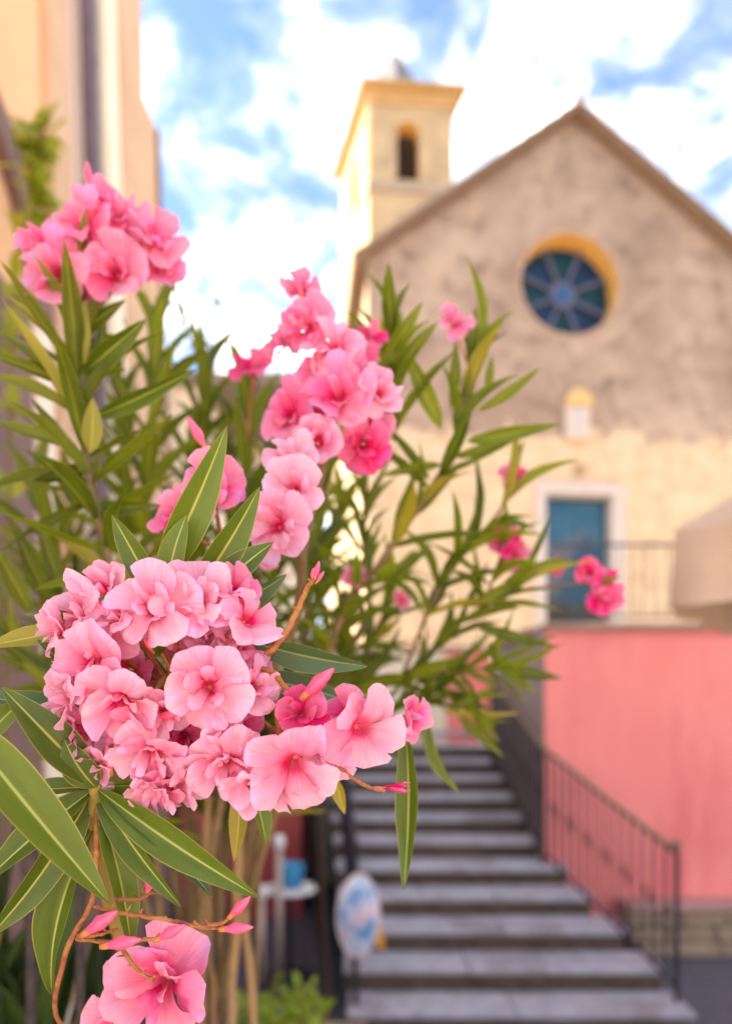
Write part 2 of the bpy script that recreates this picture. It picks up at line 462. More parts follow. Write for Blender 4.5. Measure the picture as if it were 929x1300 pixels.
M_STEEL = mat('brushed_post_metal', (0.46, 0.34, 0.30), 0.45, (0.54, 0.42, 0.37), 30, metal=0.3)
M_WHITE = mat('white_enamel', (0.76, 0.70, 0.68), 0.5, (0.80, 0.76, 0.74), 10)
M_BLUEPOT = mat('blue_glaze', (0.03, 0.22, 0.48), 0.25, (0.09, 0.42, 0.62), 14, c3=(0.02, 0.05, 0.30), s3=9)
M_OVAL = mat('painted_blue_ceramic', (0.10, 0.24, 0.48), 0.35, (0.62, 0.66, 0.76), 9, c3=(0.70, 0.42, 0.46), s3=5, lo=0.4, hi=0.58)
M_OVALR = mat('ceramic_rim', (0.62, 0.50, 0.52), 0.4, (0.70, 0.60, 0.62), 8)
M_TAG = mat('orange_tag_paint', (0.70, 0.33, 0.05), 0.6)

L_NEAR = leaf_mat('oleander_leaf', (0.048, 0.084, 0.007), (0.115, 0.165, 0.011), (0.40, 0.40, 0.075), (0.36, 0.32, 0.05), 0.22)
L_BLUE = leaf_mat('oleander_leaf_blue_green', (0.040, 0.090, 0.035), (0.070, 0.125, 0.050), (0.26, 0.32, 0.11), (0.24, 0.28, 0.08), 0.20)
L_FAR = leaf_mat('oleander_leaf_mid_green', (0.036, 0.066, 0.006), (0.190, 0.225, 0.012), (0.32, 0.32, 0.05), (0.26, 0.26, 0.03), 0.50)
L_YEL = leaf_mat('oleander_leaf_yellowing', (0.22, 0.21, 0.02), (0.34, 0.28, 0.03), (0.50, 0.42, 0.08), (0.40, 0.30, 0.05), 0.30)
L_VINE = leaf_mat('vine_leaf', (0.16, 0.22, 0.015), (0.34, 0.34, 0.03), (0.30, 0.34, 0.05), (0.25, 0.25, 0.03), 0.40)
L_SWORD = leaf_mat('sword_leaf', (0.022, 0.040, 0.010), (0.05, 0.085, 0.016), (0.08, 0.11, 0.02), (0.12, 0.13, 0.02), 0.12)
L_HERB = leaf_mat('herb_leaf', (0.14, 0.24, 0.015), (0.26, 0.36, 0.02), (0.30, 0.38, 0.04), (0.22, 0.3, 0.02), 0.40)
PM = {
    'pale': petal_mat('petal_pale_pink', (0.78, 0.05, 0.16), (0.92, 0.33, 0.50), (0.95, 0.57, 0.72), (0.74, 0.58, 0.95)),
    'mid': petal_mat('petal_pink', (0.74, 0.03, 0.15), (0.90, 0.18, 0.37), (0.94, 0.37, 0.55), (0.76, 0.42, 0.90)),
    'hot': petal_mat('petal_hot_pink', (0.66, 0.012, 0.11), (0.84, 0.065, 0.24), (0.91, 0.18, 0.37), (0.80, 0.26, 0.66)),
}

# ------------------------------------------------------------------ ground, terrace
R_, T_, D0 = 0.155, 0.357, 4.42                # riser, tread, distance of the first nosing
STEP0 = HC - 1.97                              # height of the lowest tread
TZ = HC + 0.74                                 # terrace level

mb = MB(); mb.add([(-120, -60, 0), (120, -60, 0), (120, 400, 0), (-120, 400, 0)], [(0, 1, 2, 3)])
tag(mb.build('ground', M_ASPH), kind='structure')
mb = MB(); mb.add([(-30, -40, 0.004), (40, -40, 0.004), (40, -0.75, 0.004), (-30, -0.75, 0.004)], [(0, 1, 2, 3)])  # unseen pale sheet behind the camera, added to bounce warm sunlight forward
tag(mb.build('bounce_pavement', mat('bounce_paving', (0.50, 0.41, 0.32), 0.85, (0.60, 0.50, 0.40), 2.5, bump=0.2, bscale=20)), kind='structure')
mb = MB(); mb.box(1.85, 6.32, 0.02, 26, 60, TZ - 0.004); mb.box(-16, 8.52, 0.02, 1.846, 60, TZ - 0.004)
tag(mb.build('terrace', M_TERR), kind='structure')

# pink retaining wall, right of the stairs, with the grey pier face along the flight
pw = empty('retaining_wall', (1.6, 6.0, 0))
tag(pw, 'salmon pink plastered retaining wall with dark coping to the right of the stone stairs', 'wall')
def loc(o, *pts): return [tuple(Vector(p) - Vector(o.location)) for p in pts]
XW0, XW1 = 1.575, 1.50
m = MB(); m.box(-0.03, 0.0, 0.0, 24, 0.35, TZ - 0.05); m.build('plaster_face', M_PINK, pw)
m = MB()
m.hexa(loc(pw, (XW0 - .01, 6.004, 0), (XW0 + .24, 6.02, 0), (1.84, 8.2, 0), (XW1, 8.2, 0)),
       loc(pw, (XW0 - .01, 6.004, TZ - .05), (XW0 + .24, 6.02, TZ - .05), (1.84, 8.2, TZ - .05), (XW1, 8.2, TZ - .05)))
m.build('pier_face', M_GREYST, pw, bevel=0.01)
m = MB(); m.box(-0.035, -0.05, TZ - 0.05, 24, 0.345, TZ + 0.015); m.build('coping', M_TERREDGE, pw, bevel=0.008)
m = MB(); m.box(-0.12, 0.355, TZ - 0.05, 0.24, 2.15, TZ + 0.015); m.build('coping', M_TERREDGE, pw, bevel=0.008)

bw = empty('back_wall', (0.4, 8.2, 0))
tag(bw, 'short pink wall closing the top landing behind the grey pier', 'wall')
m = MB(); m.box(-0.55 + 1.12, 0, 0, 1.455, 0.3, TZ - 0.05); m.build('plaster_face', M_PINK, bw)
m = MB(); m.box(-14, 0, 0, 0.566, 0.3, TZ - 0.05); m.build('plaster_face', M_CREAM, bw)
m = MB(); m.box(-14, -0.04, TZ - 0.05, 1.05, 0.34, TZ + 0.015); m.build('coping', M_TERREDGE, bw, bevel=0.008)

# low rubble plinth at the foot of the pink wall
pl = empty('stone_plinth', (2.3, 5.8, 0))
tag(pl, 'low rubble stone ledge with pinkish coping at the foot of the pink wall', 'ledge')
x = 0.0
for row in range(3):
    x = -0.05 * row
    while x < 5.0:
        wdt = rnd.uniform(0.22, 0.42)
        m = MB()
        a, b_ = 0.013, 0.0
        m.box(x + 0.006, rnd.uniform(-0.02, 0.012), 0.135 * row + 0.006, x + wdt - 0.006, 0.16, 0.135 * row + 0.131)
        m.build('stone', M_STONE, pl, bevel=0.018)
        x += wdt
m = MB(); m.box(-0.06, 0.03, 0.0, 5.1, 0.19, 0.40); m.build('mortar_core', M_RISER, pl)
m = MB(); m.box(-0.10, -0.05, 0.407, 5.15, 0.197, 0.47); m.build('coping', M_COPING, pl, bevel=0.012)

# ------------------------------------------------------------------ stone staircase
st = empty('stone_staircase', (1.0, D0, 0))
tag(st, 'broad flight of worn slate steps climbing beside the pink wall', 'stairs')
RX = [2.14, 2.10, 1.97, 1.845, 1.745, 1.64, 1.60, 1.59, 1.575, 1.56, 1.55, 1.54]
LXs = [-0.11 - 0.035 * k for k in range(12)]
for k in range(12):
    y0 = D0 + k * T_
    z1 = STEP0 + k * R_
    dep = T_ + 0.06 if k < 11 else 8.19 - y0
    m = MB()
    zb = max(0.0, z1 - 2 * R_)
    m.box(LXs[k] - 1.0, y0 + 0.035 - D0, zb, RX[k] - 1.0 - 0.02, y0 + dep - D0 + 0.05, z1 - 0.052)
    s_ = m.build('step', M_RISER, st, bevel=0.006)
    m = MB()
    n_sl = 2 + (k % 2)
    xs = [LXs[k] - 0.02] + sorted(LXs[k] + (RX[k] - LXs[k]) * ((q + 1) / n_sl + rnd.uniform(-0.07, 0.07)) for q in range(n_sl - 1)) + [RX[k]]
    for q in range(n_sl):
        m = MB()
        dz = rnd.uniform(-0.004, 0.003)
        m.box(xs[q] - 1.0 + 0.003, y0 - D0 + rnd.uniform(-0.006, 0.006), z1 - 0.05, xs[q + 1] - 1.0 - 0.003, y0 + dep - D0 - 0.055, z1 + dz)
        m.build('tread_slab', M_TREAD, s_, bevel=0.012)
# solid side under the flight on the left
m = MB()
m.hexa([(-1.24, 0.05, 0), (-1.225, 0.05, 0), (-1.60, 3.7, 0), (-1.62, 3.7, 0)],
       [(-1.24, 0.05, 0.13), (-1.225, 0.05, 0.13), (-1.60, 3.7, 1.72), (-1.62, 3.7, 1.72)])
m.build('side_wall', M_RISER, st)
kb = MB(); kb.box(-0.62, 4.12, 0.0, 0.0, 4.40, 0.11)
tag(kb.build('kerb_stone', M_STONE, bevel=0.02), 'pale kerb stone beside the bottom step at the street', 'kerb')

def stair_z(y):
    return STEP0 + max(0.0, (y - D0) / T_) * R_

def railing(name, label, pts, height, n_bal, parent_loc, brass=True, scroll=True):
    """pts: list of (x, y, z) along the foot of the rail"""
    r = empty(name, parent_loc)
    tag(r, label, 'railing')
    O = Vector(parent_loc)
    up = Vector((0, 0, height))
    foot = [Vector(p) for p in pts]
    for i, p in enumerate(foot):
        m = MB(); m.tube([p - O, p + up * 1.02 - O], 0.02, 8); po = m.build('post', M_IRON, r, smooth=False)
        m = MB(); m.lathe([(0.0, 0.075), (0.02, 0.07), (0.034, 0.045), (0.034, 0.03), (0.018, 0.008), (0.026, 0.0), (0.0, 0.0)], 12, tuple(p + up * 1.02 - O))
        m.build('finial', M_BRASS if brass else M_IRON, po, smooth=True)
    m = MB(); m.tube([p + up - O for p in foot], 0.022, 8); m.build('handrail', M_BRASS if brass else M_IRON, r, smooth=True)
    m = MB(); m.tube([p + up * 0.1 - O for p in foot], 0.013, 6); m.build('bottom_rail', M_IRON, r)
    for i in range(len(foot) - 1):
        a, b2 = foot[i], foot[i + 1]
        for q in range(n_bal[i]):
            t = (q + 1) / (n_bal[i] + 1)
            p = a.lerp(b2, t)
            m = MB(); m.tube([p + up * 0.1 - O, p + up - O], 0.011, 6); ba = m.build('baluster', M_IRON, r)
            if scroll:
                c = p + up * 0.55 - O
                m = MB()
                d = (b2 - a); d.z = 0; d.normalize()
                sgn = 1 if q % 2 else -1
                m.tube([c + d * sgn * (0.009 + 0.026 * math.sin(w_ * math.pi)) * 1.0 + Vector((0, 0, 0.11 * (w_ - 0.5))) for w_ in [i_ / 8 for i_ in range(9)]], 0.006, 5)
                m.lathe([(0.0, 0.02), (0.016, 0.012), (0.018, 0.0), (0.016, -0.012), (0.0, -0.02)], 8, tuple(c))
                m.build('collar', M_IRON, ba)
    return r

railing('stair_railing', 'black iron handrail with scrolled balusters climbing along the pink wall side of the stairs',
        [(2.09, 4.60, STEP0), (1.535, 5.93, stair_z(5.93) - 0.03), (1.40, 7.6, stair_z(7.6) - 0.02)], 1.0, [13, 13], (2.09, 4.60, STEP0))
railing('stair_railing', 'dark iron handrail on the open side of the stairs, carrying the oval ceramic',
        [(-0.07, 4.55, STEP0), (-0.20, 6.1, stair_z(6.1) - 0.02), (-0.42, 8.0, stair_z(8.0) - 0.02)], 1.0, [13, 16], (-0.07, 4.55, STEP0), brass=False)

def parapet(name, label, x0, x1, y, h):
    r = empty(name, (x0, y, TZ + 0.012)); tag(r, label, 'railing')
    m = MB(); m.tube([(0, 0, h), (x1 - x0, 0, h)], 0.014, 6); m.build('top_rail', M_IRON, r)
    m = MB(); m.tube([(0, 0, 0.08), (x1 - x0, 0, 0.08)], 0.010, 6); m.build('bottom_rail', M_IRON, r)
    n = int((x1 - x0) / 0.105)
    for i in range(n + 1):
        xx = (x1 - x0) * i / n
        big = i % 14 == 0
        m = MB(); m.tube([(xx, 0, 0 if big else 0.08), (xx, 0, h)], 0.013 if big else 0.0058, 6); m.build('post' if big else 'bar', M_IRON, r)
parapet('terrace_railing', 'thin iron bar railing along the top of the long pink wall below the church door', 1.64, 6.4, 6.12, 0.72)
parapet('terrace_railing', 'iron bar railing on the wall above the stair landing, behind the oleander branches', -1.6, 1.40, 8.32, 0.86)

# ------------------------------------------------------------------ church
TH = math.atan(0.10)
CD, CX = 13.0, 4.0
ch = empty('church', (CX, CD, TZ - 0.02), TH)
tag(ch, 'old church with stained plaster gable, ochre rimmed rose window and blue door', 'church')
cosT, sinT = math.cos(TH), math.sin(TH)
def chp(px, py, dep=0.0):
    """pixel -> church local (x, z) on the plane y = dep"""
    k = (px - W0 / 2) / F
    # point: X = k*D, D = CD + tan*(X-CX) + dep/cos
    t = math.tan(TH)
    D = (CD - t * CX + dep / cosT) / (1 - t * k)
    X, Z = k * D, HC - (py - YH) / F * D
    rel = Vector((X - CX, D - CD))
    return (rel.x * cosT + rel.y * sinT, Z - (TZ - 0.02))
ax, az = chp(735, 130, -0.28)
lx_, lz_ = chp(450, 322, -0.28)
slope = (az - lz_) / (ax - lx_)
half = ax - lx_
wx0, wx1 = ax - half + 0.26, ax + half - 0.26
wz = az - 0.10
FAC_SPLIT = chp(760, 553)[1]
M_FACADE = facade_mat()
def circle(cx, cz, r, n=48): return [(cx + r * math.cos(2 * math.pi * i / n), cz + r * math.sin(2 * math.pi * i / n)) for i in range(n)]
rcx, rcz = chp(723, 361)
rr = chp(723 + 61.5, 361)[0] - rcx
dx0, dzt = chp(692, 627); dx1, _ = chp(776, 627)
outer = [(wx0, 0), (wx1, 0), (wx1, wz - (wx1 - ax) * slope), (ax, wz), (wx0, wz - (ax - wx0) * slope)]
door_l = [(dx0, 0.02), (dx1, 0.02), (dx1, dzt), (dx0, dzt)]
rose = circle(rcx, rcz, rr)
m = plate([outer, rose, door_l]); fo = m.build('front_wall', M_FACADE, ch)
m = MB()
m.box(wx0, 0.003, 0, wx0 + 0.4, 16, outer[4][1]); m.box(wx1 - 0.4, 0.003, 0, wx1, 16, outer[2][1]); m.build('side_wall', M_TOWER, ch)
m = ring_wall(rose, 0.0, 0.46); m.build('rose_reveal', M_OCHRE, ch, smooth=True)
# moulded rim round the rose
m = MB()
for a, b2, y in ((rr + 0.002, rr + 0.10, -0.02),):
    for i in range(48):
        t0, t1 = 2 * math.pi * i / 48, 2 * math.pi * (i + 1) / 48
        vs = []
        for t in (t0, t1):
            for rad, yy in ((a, 0.002), (a, y), (b2, y), (b2, 0.002)):
                vs.append((rcx + rad * math.cos(t), yy, rcz + rad * math.sin(t)))
        m.add(vs, [(0, 1, 5, 4), (1, 2, 6, 5), (2, 3, 7, 6)])
m.build('rose_rim', mat('rose_rim_plaster', (0.30, 0.195, 0.14), 0.9, (0.37, 0.25, 0.185), 4), ch)
rw = MB(); rw.lathe([(0.0, 0.0), (rr - 0.002, 0.0)], 48)
rw.v = [(rcx + x, 0.452, rcz + y) for x, y, z in rw.v]
ro = rw.build('rose_window', M_DARKIN, ch)
for i in range(8):                                           # eight panes
    t0, t1 = 2 * math.pi * i / 8 + math.pi / 8, 2 * math.pi * (i + 1) / 8 + math.pi / 8
    vs = []
    for q in range(7):
        t = t0 + (t1 - t0) * q / 6
        vs += [(rcx + 0.26 * rr * math.cos(t), 0.435, rcz + 0.26 * rr * math.sin(t)), (rcx + 0.97 * rr * math.cos(t), 0.435, rcz + 0.97 * rr * math.sin(t))]
    m = MB(); m.add(vs, [(2 * q, 2 * q + 1, 2 * q + 3, 2 * q + 2) for q in range(6)])
    m.build('pane', M_GLASS if i % 2 else M_GLASSB, ro)
    t = t0
    u, v = Vector((math.cos(t), 0, math.sin(t))), Vector((-math.sin(t), 0, math.cos(t)))
    c = Vector((rcx, 0, rcz))
    pts = [c + u * 0.22 * rr - v * 0.03, c + u * 0.985 * rr - v * 0.048, c + u * 0.985 * rr + v * 0.048, c + u * 0.22 * rr + v * 0.03]
    m = MB(); m.hexa([p + Vector((0, 0.35, 0)) for p in pts], [p + Vector((0, 0.449, 0)) for p in pts]); m.build('spoke', M_TRACERY, ro)
m = MB(); m.tube([(rcx, 0.34, rcz), (rcx, 0.449, rcz)], 0.27 * rr, 20); m.build('hub', M_TRACERY, ro)
m = MB(); m.tube([(rcx, 0.33, rcz), (rcx, 0.36, rcz)], 0.16 * rr, 20); m.build('hub_glass', mat('hub_blue_glass', (0.008, 0.06, 0.18), 0.4), ro)
# door
m = ring_wall(door_l, 0.0, 0.30); m.build('door_reveal', M_SURR, ch)
fw_ = chp(692, 627)[0] - chp(679, 627)[0]
m = MB()
m.box(dx0 - fw_, -0.05, 0.0, dx0 - 0.003, 0.05, dzt); m.build('door_jamb', M_SURR, ch, bevel=0.01)
m = MB(); m.box(dx1 + 0.003, -0.05, 0.0, dx1 + fw_ * 1.3, 0.05, dzt); m.build('door_jamb', M_SURR, ch, bevel=0.01)
m = MB(); m.box(dx0 - fw_, -0.06, dzt + 0.003, dx1 + fw_ * 1.3, 0.05, dzt + 0.22); m.build('door_lintel', M_SURR, ch, bevel=0.01)
dr = MB(); dr.box(dx0, 0.25, 0.0, dx1, 0.30, dzt); dro = dr.build('door', M_DOOR, ch)
wd = dx1 - dx0
for i in range(2):
    xa = dx0 + wd * (0.5 * i) + 0.035; xb = dx0 + wd * (0.5 * i + 0.5) - 0.035
    for (za, zb_, mt) in ((1.42, dzt - 0.09, M_DOOR), (0.10, 1.32, M_DOORLO)):
        m = MB(); m.box(xa, 0.225, za, xb, 0.252, zb_); m.build('door_panel', mt, dro, bevel=0.012)
m = MB(); m.tube([(dx0 + wd * 0.47, 0.17, 1.25), (dx0 + wd * 0.47, 0.23, 1.25)], 0.03, 10); m.build('handle', M_BRASS, dro)
# emblem over the door and the little niche lamp
ex, ez = chp(735, 598)
m = MB(); m.tube([(ex, -0.03, ez), (ex, 0.02, ez)], 0.13, 8); m.build('emblem', mat('emblem_bronze', (0.30, 0.20, 0.11), 0.8), ch)
nx0, nz0 = chp(715, 560); nx1, nz1 = chp(745, 520)
m = MB(); m.box(nx0, -0.16, nz0, nx1, 0.0, nz1); no = m.build('niche_box', M_NICHE, ch, bevel=0.02)
cxm, rad_ = (nx0 + nx1) / 2, (nx1 - nx0) * 0.56
m = MB()
hs_ = 10
prof = [(cxm + rad_ * math.cos(math.pi * i / hs_), nz1 + 0.004 + rad_ * 1.15 * math.sin(math.pi * i / hs_)) for i in range(hs_ + 1)]
vs = [(x, -0.20, z) for x, z in prof] + [(x, 0.0, z) for x, z in prof]
n_ = len(prof)
m.add(vs, [tuple(range(n_))[::-1], tuple(range(n_, 2 * n_))] + [(i, i + 1, n_ + i + 1, n_ + i) for i in range(n_ - 1)] + [(n_ - 1, 0, n_, 2 * n_ - 1)])
m.build('niche_hood', mat('niche_hood_ochre', (0.52, 0.32, 0.12), 0.9, (0.58, 0.38, 0.17), 4), no)
m = MB(); m.box(nx0 + 0.09, -0.175, nz0 + 0.08, nx1 - 0.09, -0.158, nz1 - 0.05); m.build('niche_pane', mat('niche_glass', (0.44, 0.37, 0.35), 0.3), no)
# roof: two slopes with a deep boarded verge over the gable
def roof_side(sg):
    ex_ = ax + sg * (half)
    ez_ = az - half * slope
    th = 0.09
    m = MB()
    y0, y1 = -0.28, 16.0
    a0, e0 = (ax, az), (ex_, ez_)
    nrm = Vector((sg * slope, 1)).normalized() * th
    bot = [(a0[0], y0, a0[1] - th), (e0[0], y0, e0[1] - th), (e0[0], y1, e0[1] - th), (a0[0], y1, a0[1] - th)]
    top = [(a0[0], y0, a0[1]), (e0[0], y0, e0[1]), (e0[0], y1, e0[1]), (a0[0], y1, a0[1])]
    if sg < 0:
        bot = [bot[1], bot[0], bot[3], bot[2]]; top = [top[1], top[0], top[3], top[2]]
    m.hexa(bot, top)
    o = m.build('roof', M_ROOFWOOD, ch)
    # slate courses on top, butted down the slope
    L = math.hypot(half, half * slope)
    nrow = 12
    for i in range(nrow):
        f0, f1 = i / nrow, (i + 1) / nrow
        x0, x1 = ax + sg * half * f0, ax + sg * half * f1
        z0, z1 = az - half * slope * f0 + 0.004, az - half * slope * f1 + 0.004
        m = MB()
        b = [(x0, y0 - 0.03, z0), (x1 + sg * 0.03, y0 - 0.03, z1 - 0.03 * slope), (x1 + sg * 0.03, y1, z1 - 0.03 * slope), (x0, y1, z0)]
        t = [(x0, y0 - 0.03, z0 + 0.02), (x1 + sg * 0.03, y0 - 0.03, z1 + 0.05 - 0.03 * slope), (x1 + sg * 0.03, y1, z1 + 0.05 - 0.03 * slope), (x0, y1, z0 + 0.02)]
        if sg < 0:
            b = [b[1], b[0], b[3], b[2]]; t = [t[1], t[0], t[3], t[2]]
        m.hexa(b, t); m.build('slate_course', M_ROOF, o)
roof_side(-1); roof_side(1)
m = MB(); m.tube([(ax, -0.32, az + 0.02), (ax, 16, az + 0.02)], 0.09, 10); m.build('ridge', M_ROOF, ch)
m = MB(); m.tube([(ax, -0.25, az + 0.05), (ax, -0.25, az + 0.24)], 0.03, 6)
m.build('gable_spike', M_SPIRE, ch)

# ------------------------------------------------------------------ bell tower
A = Vector((-0.10, 16.0)); B = Vector((2.44, 16.2)); Cc = Vector((-0.98, 19.0)); Dd = B + Cc - A
EZ = HC + (YH - 99) / F * 16.0
tw = empty('bell_tower', (A.x, A.y, 0))
tag(tw, 'cream square bell tower with ochre eaves, arched belfry openings and small pointed cap', 'tower')
ctr = (A + B + Cc + Dd) / 4
def inset(p, k): return ctr + (p - ctr) * k
KW = 0.80
a, b_, c_, d_ = [inset(p, KW) for p in (A, B, Cc, Dd)]
def face_plate(p, q, hole_u0, hole_u1, hz0, hz1, name):
    """wall from p to q (plan), with an arched opening between fractions u0..u1"""
    Lw = (q - p).length
    z0, z1 = 0.0, EZ - 0.05
    u0, u1 = hole_u0 * Lw, hole_u1 * Lw
    r = (u1 - u0) / 2
    arch = [(u0, hz0), (u1, hz0), (u1, hz1 - r)] + [((u0 + u1) / 2 + r * math.cos(t * math.pi / 10), hz1 - r + r * math.sin(t * math.pi / 10)) for t in range(1, 10)] + [(u0, hz1 - r)]
    outer = [(0, z0), (Lw, z0), (Lw, z1), (0, z1)]
    w_ = plate([outer, arch])
    rot = math.atan2((q - p).y, (q - p).x)
    def put(mb_, nm, mt, par=tw):
        o = mb_.build(nm, mt, par)
        o.location = (p.x - A.x, p.y - A.y, 0); o.rotation_euler = (0, 0, rot)
        return o
    put(w_, name, M_TOWER)
    put(ring_wall(arch, 0, 0.42), 'opening_reveal', M_OCHRE)
    bk = plate([arch], 0.40); put(bk, 'dark_backing', M_DARKIN)  # near-black backing paints in the shade of the enclosed belfry
    for i in range(7):
        zz = hz0 + 0.06 + i * (hz1 - hz0 - 0.25) / 7
        m = MB(); m.hexa([(u0 + 0.02, 0.30, zz), (u1 - 0.02, 0.30, zz), (u1 - 0.02, 0.39, zz + 0.08), (u0 + 0.02, 0.39, zz + 0.08)],
                         [(u0 + 0.02, 0.30, zz + 0.02), (u1 - 0.02, 0.30, zz + 0.02), (u1 - 0.02, 0.39, zz + 0.1), (u0 + 0.02, 0.39, zz + 0.1)])
        put(m, 'slat', M_DARKIN)
    m = MB(); m.box(-0.04, -0.05, hz0 - 0.30, Lw + 0.04, -0.003, hz0 - 0.06); put(m, 'string_course', M_TOWERBAND)
    for s_ in (0.04, 0.80):
        m = MB(); m.box(s_ * Lw, -0.035, hz0 - 0.05, (s_ + 0.16) * Lw, -0.003, EZ - 0.55); put(m, 'pilaster', M_TOWER)
zb0, zb1 = HC + (YH - 225) / F * 16.3, HC + (YH - 150) / F * 16.3
face_plate(a, b_, 0.33, 0.60, zb0, zb1, 'front_wall')
face_plate(c_, a, 0.38, 0.62, zb0, zb1, 'side_wall')
for p, q in ((b_, d_), (d_, c_)):
    m = MB(); m.add([(p.x - A.x, p.y - A.y, 0), (q.x - A.x, q.y - A.y, 0), (q.x - A.x, q.y - A.y, EZ - .05), (p.x - A.x, p.y - A.y, EZ - .05)], [(0, 1, 2, 3)])
    m.build('rear_wall', M_TOWER, tw)
# coved ochre eaves: stepped out in three courses
for i, (k0, z0, z1) in enumerate(((0.84, -0.30, -0.18), (0.88, -0.177, -0.05))):
    q = [inset(p, k0) - A for p in (A, B, Dd, Cc)]
    m = MB(); m.hexa([(p.x, p.y, EZ + z0) for p in q], [(p.x, p.y, EZ + z1) for p in q]); m.build('cornice', mat('cornice_ochre', (0.46, 0.29, 0.12), 0.9, (0.52, 0.34, 0.16), 3), tw)
q = [p - A for p in (A, B, Dd, Cc)]
m = MB(); m.hexa([(p.x, p.y, EZ - 0.047) for p in q], [(p.x, p.y, EZ + 0.03) for p in q]); m.build('eave', mat('eave_edge', (0.40, 0.24, 0.085), 0.85, (0.45, 0.29, 0.11), 4), tw)
cl = ctr - A
m = MB(); m.add([(p.x, p.y, EZ + 0.032) for p in q] + [(cl.x, cl.y, EZ + 1.0)], [(0, 1, 4), (1, 2, 4), (2, 3, 4), (3, 0, 4)]); m.build('roof', M_ROOF, tw)
m = MB(); m.lathe([(1.0, 0.35), (0.72, 0.9), (0.42, 1.5), (0.10, 2.05), (0.0, 2.12)], 8, (cl.x, cl.y, EZ)); m.build('cap_spire', M_SPIRE, tw)

# ------------------------------------------------------------------ dark red house behind the table, and the tall house at the left
rh = empty('red_house', (-0.65, 6.9, 0))
tag(rh, 'low house with dark red dado and cream upper wall behind the small table', 'house')
for z0_, z1_, mt_ in ((0, 1.5, M_RED), (1.503, 4.8, M_CREAM)):  # upper wall carried high enough to keep the sun off stairs and pier
    m = MB(); m.box(-3.6, 0, z0_, 0.0, 1.25, z1_); m.build('wall', mt_, rh)
    m = MB(); m.box(-3.6, -1.22, z0_, -0.68, -0.003, z1_); m.build('sun_block_wing', mt_, rh)  # hidden wing added to block the sun from the lower steps
m = MB(); m.box(-3.7, -1.26, 4.803, 0.08, 1.29, 4.9); m.build('roof', M_ROOF, rh)
m = MB(); m.box(-1.6, -0.03, 0.9, -0.9, -0.002, 2.0); wn_ = m.build('window', M_OLDWOOD, rh)
m = MB(); m.box(-1.66, -0.06, 0.84, -0.84, -0.004, 0.90); m.build('sill', M_COPING, wn_)

hs = empty('corner_house', (-1.56, 5.5, 0))
tag(hs, 'tall peach house with tan pilasters and a dark drainpipe rising beside the oleander', 'house')
hs.rotation_euler = (0, -math.radians(1.6), 0)
def hbox(name, mt, y0, y1, x1, z0=0.0, z1=8.2, x0=-3.0, bevel=0.0):
    m = MB(); m.box(x0, y0 - 5.5, z0, x1, y1 - 5.5, z1); return m.build(name, mt, hs, bevel=bevel)
hbox('wall', M_PEACH, -0.5, 3.60, 0.0)  # near end runs on out of view to keep the sun off the flowers
hbox('pilaster', M_TAN, 3.603, 3.86, 0.05)
hbox('wall', M_BLUSH, 3.863, 4.50, 0.0)
hbox('pilaster', M_CREAM, 4.503, 4.75, 0.025)
hbox('quoin_strip', M_TAN, 4.753, 5.25, 0.045)
hbox('corner_strip', M_TAN, 5.253, 5.62, 0.02, 0.0, 6.9)
hbox('corner_cap', M_OLDWOOD, 5.623, 5.66, 0.05, 0.0, 6.9)
m = MB(); m.tube([(0.075, 4.08 - 5.5, 0), (0.075, 4.08 - 5.5, 8.2)], 0.045, 12); dp = m.build('drainpipe', M_PIPE, hs, smooth=True)
for z in (2.2, 4.6, 7.0):
    m = MB(); m.tube([(0.075, 4.08 - 5.5, z), (0.075, 4.08 - 5.5, z + 0.05)], 0.066, 12); m.build('pipe_bracket', M_PIPE, dp)
m = MB(); m.tube([(0.02, 4.40 - 5.5, 0), (0.02, 4.40 - 5.5, 8.2)], 0.014, 8); cd = m.build('conduit', M_CONDUIT, hs)
m = MB(); m.box(0.0, 4.36 - 5.5, 5.2, 0.07, 4.44 - 5.5, 5.32); m.build('junction_box', M_CONDUIT, cd)
# old timber door with arched cream surround
hbox('plinth', M_OLDWOOD, 3.62, 5.60, 0.07, 0.0, 2.2)
hbox('plinth', M_OLDWOOD, -0.48, 2.18, 0.07, 0.0, 2.2)
dh = hbox('door', M_OLDWOOD, 2.2, 3.36, 0.012, 0.0, 4.1, x0=-0.05)
for i in range(6):
    y = 2.22 + i * 0.19
    m = MB(); m.box(0.013, y - 5.5, 0.02, 0.032, y + 0.183 - 5.5, 4.05); m.build('plank', M_OLDWOOD, dh, bevel=0.006)
hbox('door_surround', M_CREAM, 3.362, 3.54, 0.055, 0.0, 4.1, x0=-0.05, bevel=0.01)
m = MB()
for i in range(12):
    t0, t1 = math.pi * i / 12, math.pi * (i + 1) / 12
    vs = []
    for t in (t0, t1):
        for rr_ in (0.60, 0.76):
            for xx in (-0.05, 0.06):
                vs.append((xx, 2.78 + rr_ * math.cos(t) - 5.5, 4.103 + rr_ * math.sin(t) * 1.1))
    m.add(vs, [(1, 3, 7, 5), (0, 4, 6, 2), (2, 6, 7, 3), (0, 1, 5, 4)])
m.build('door_arch', M_OLDWOOD, hs)

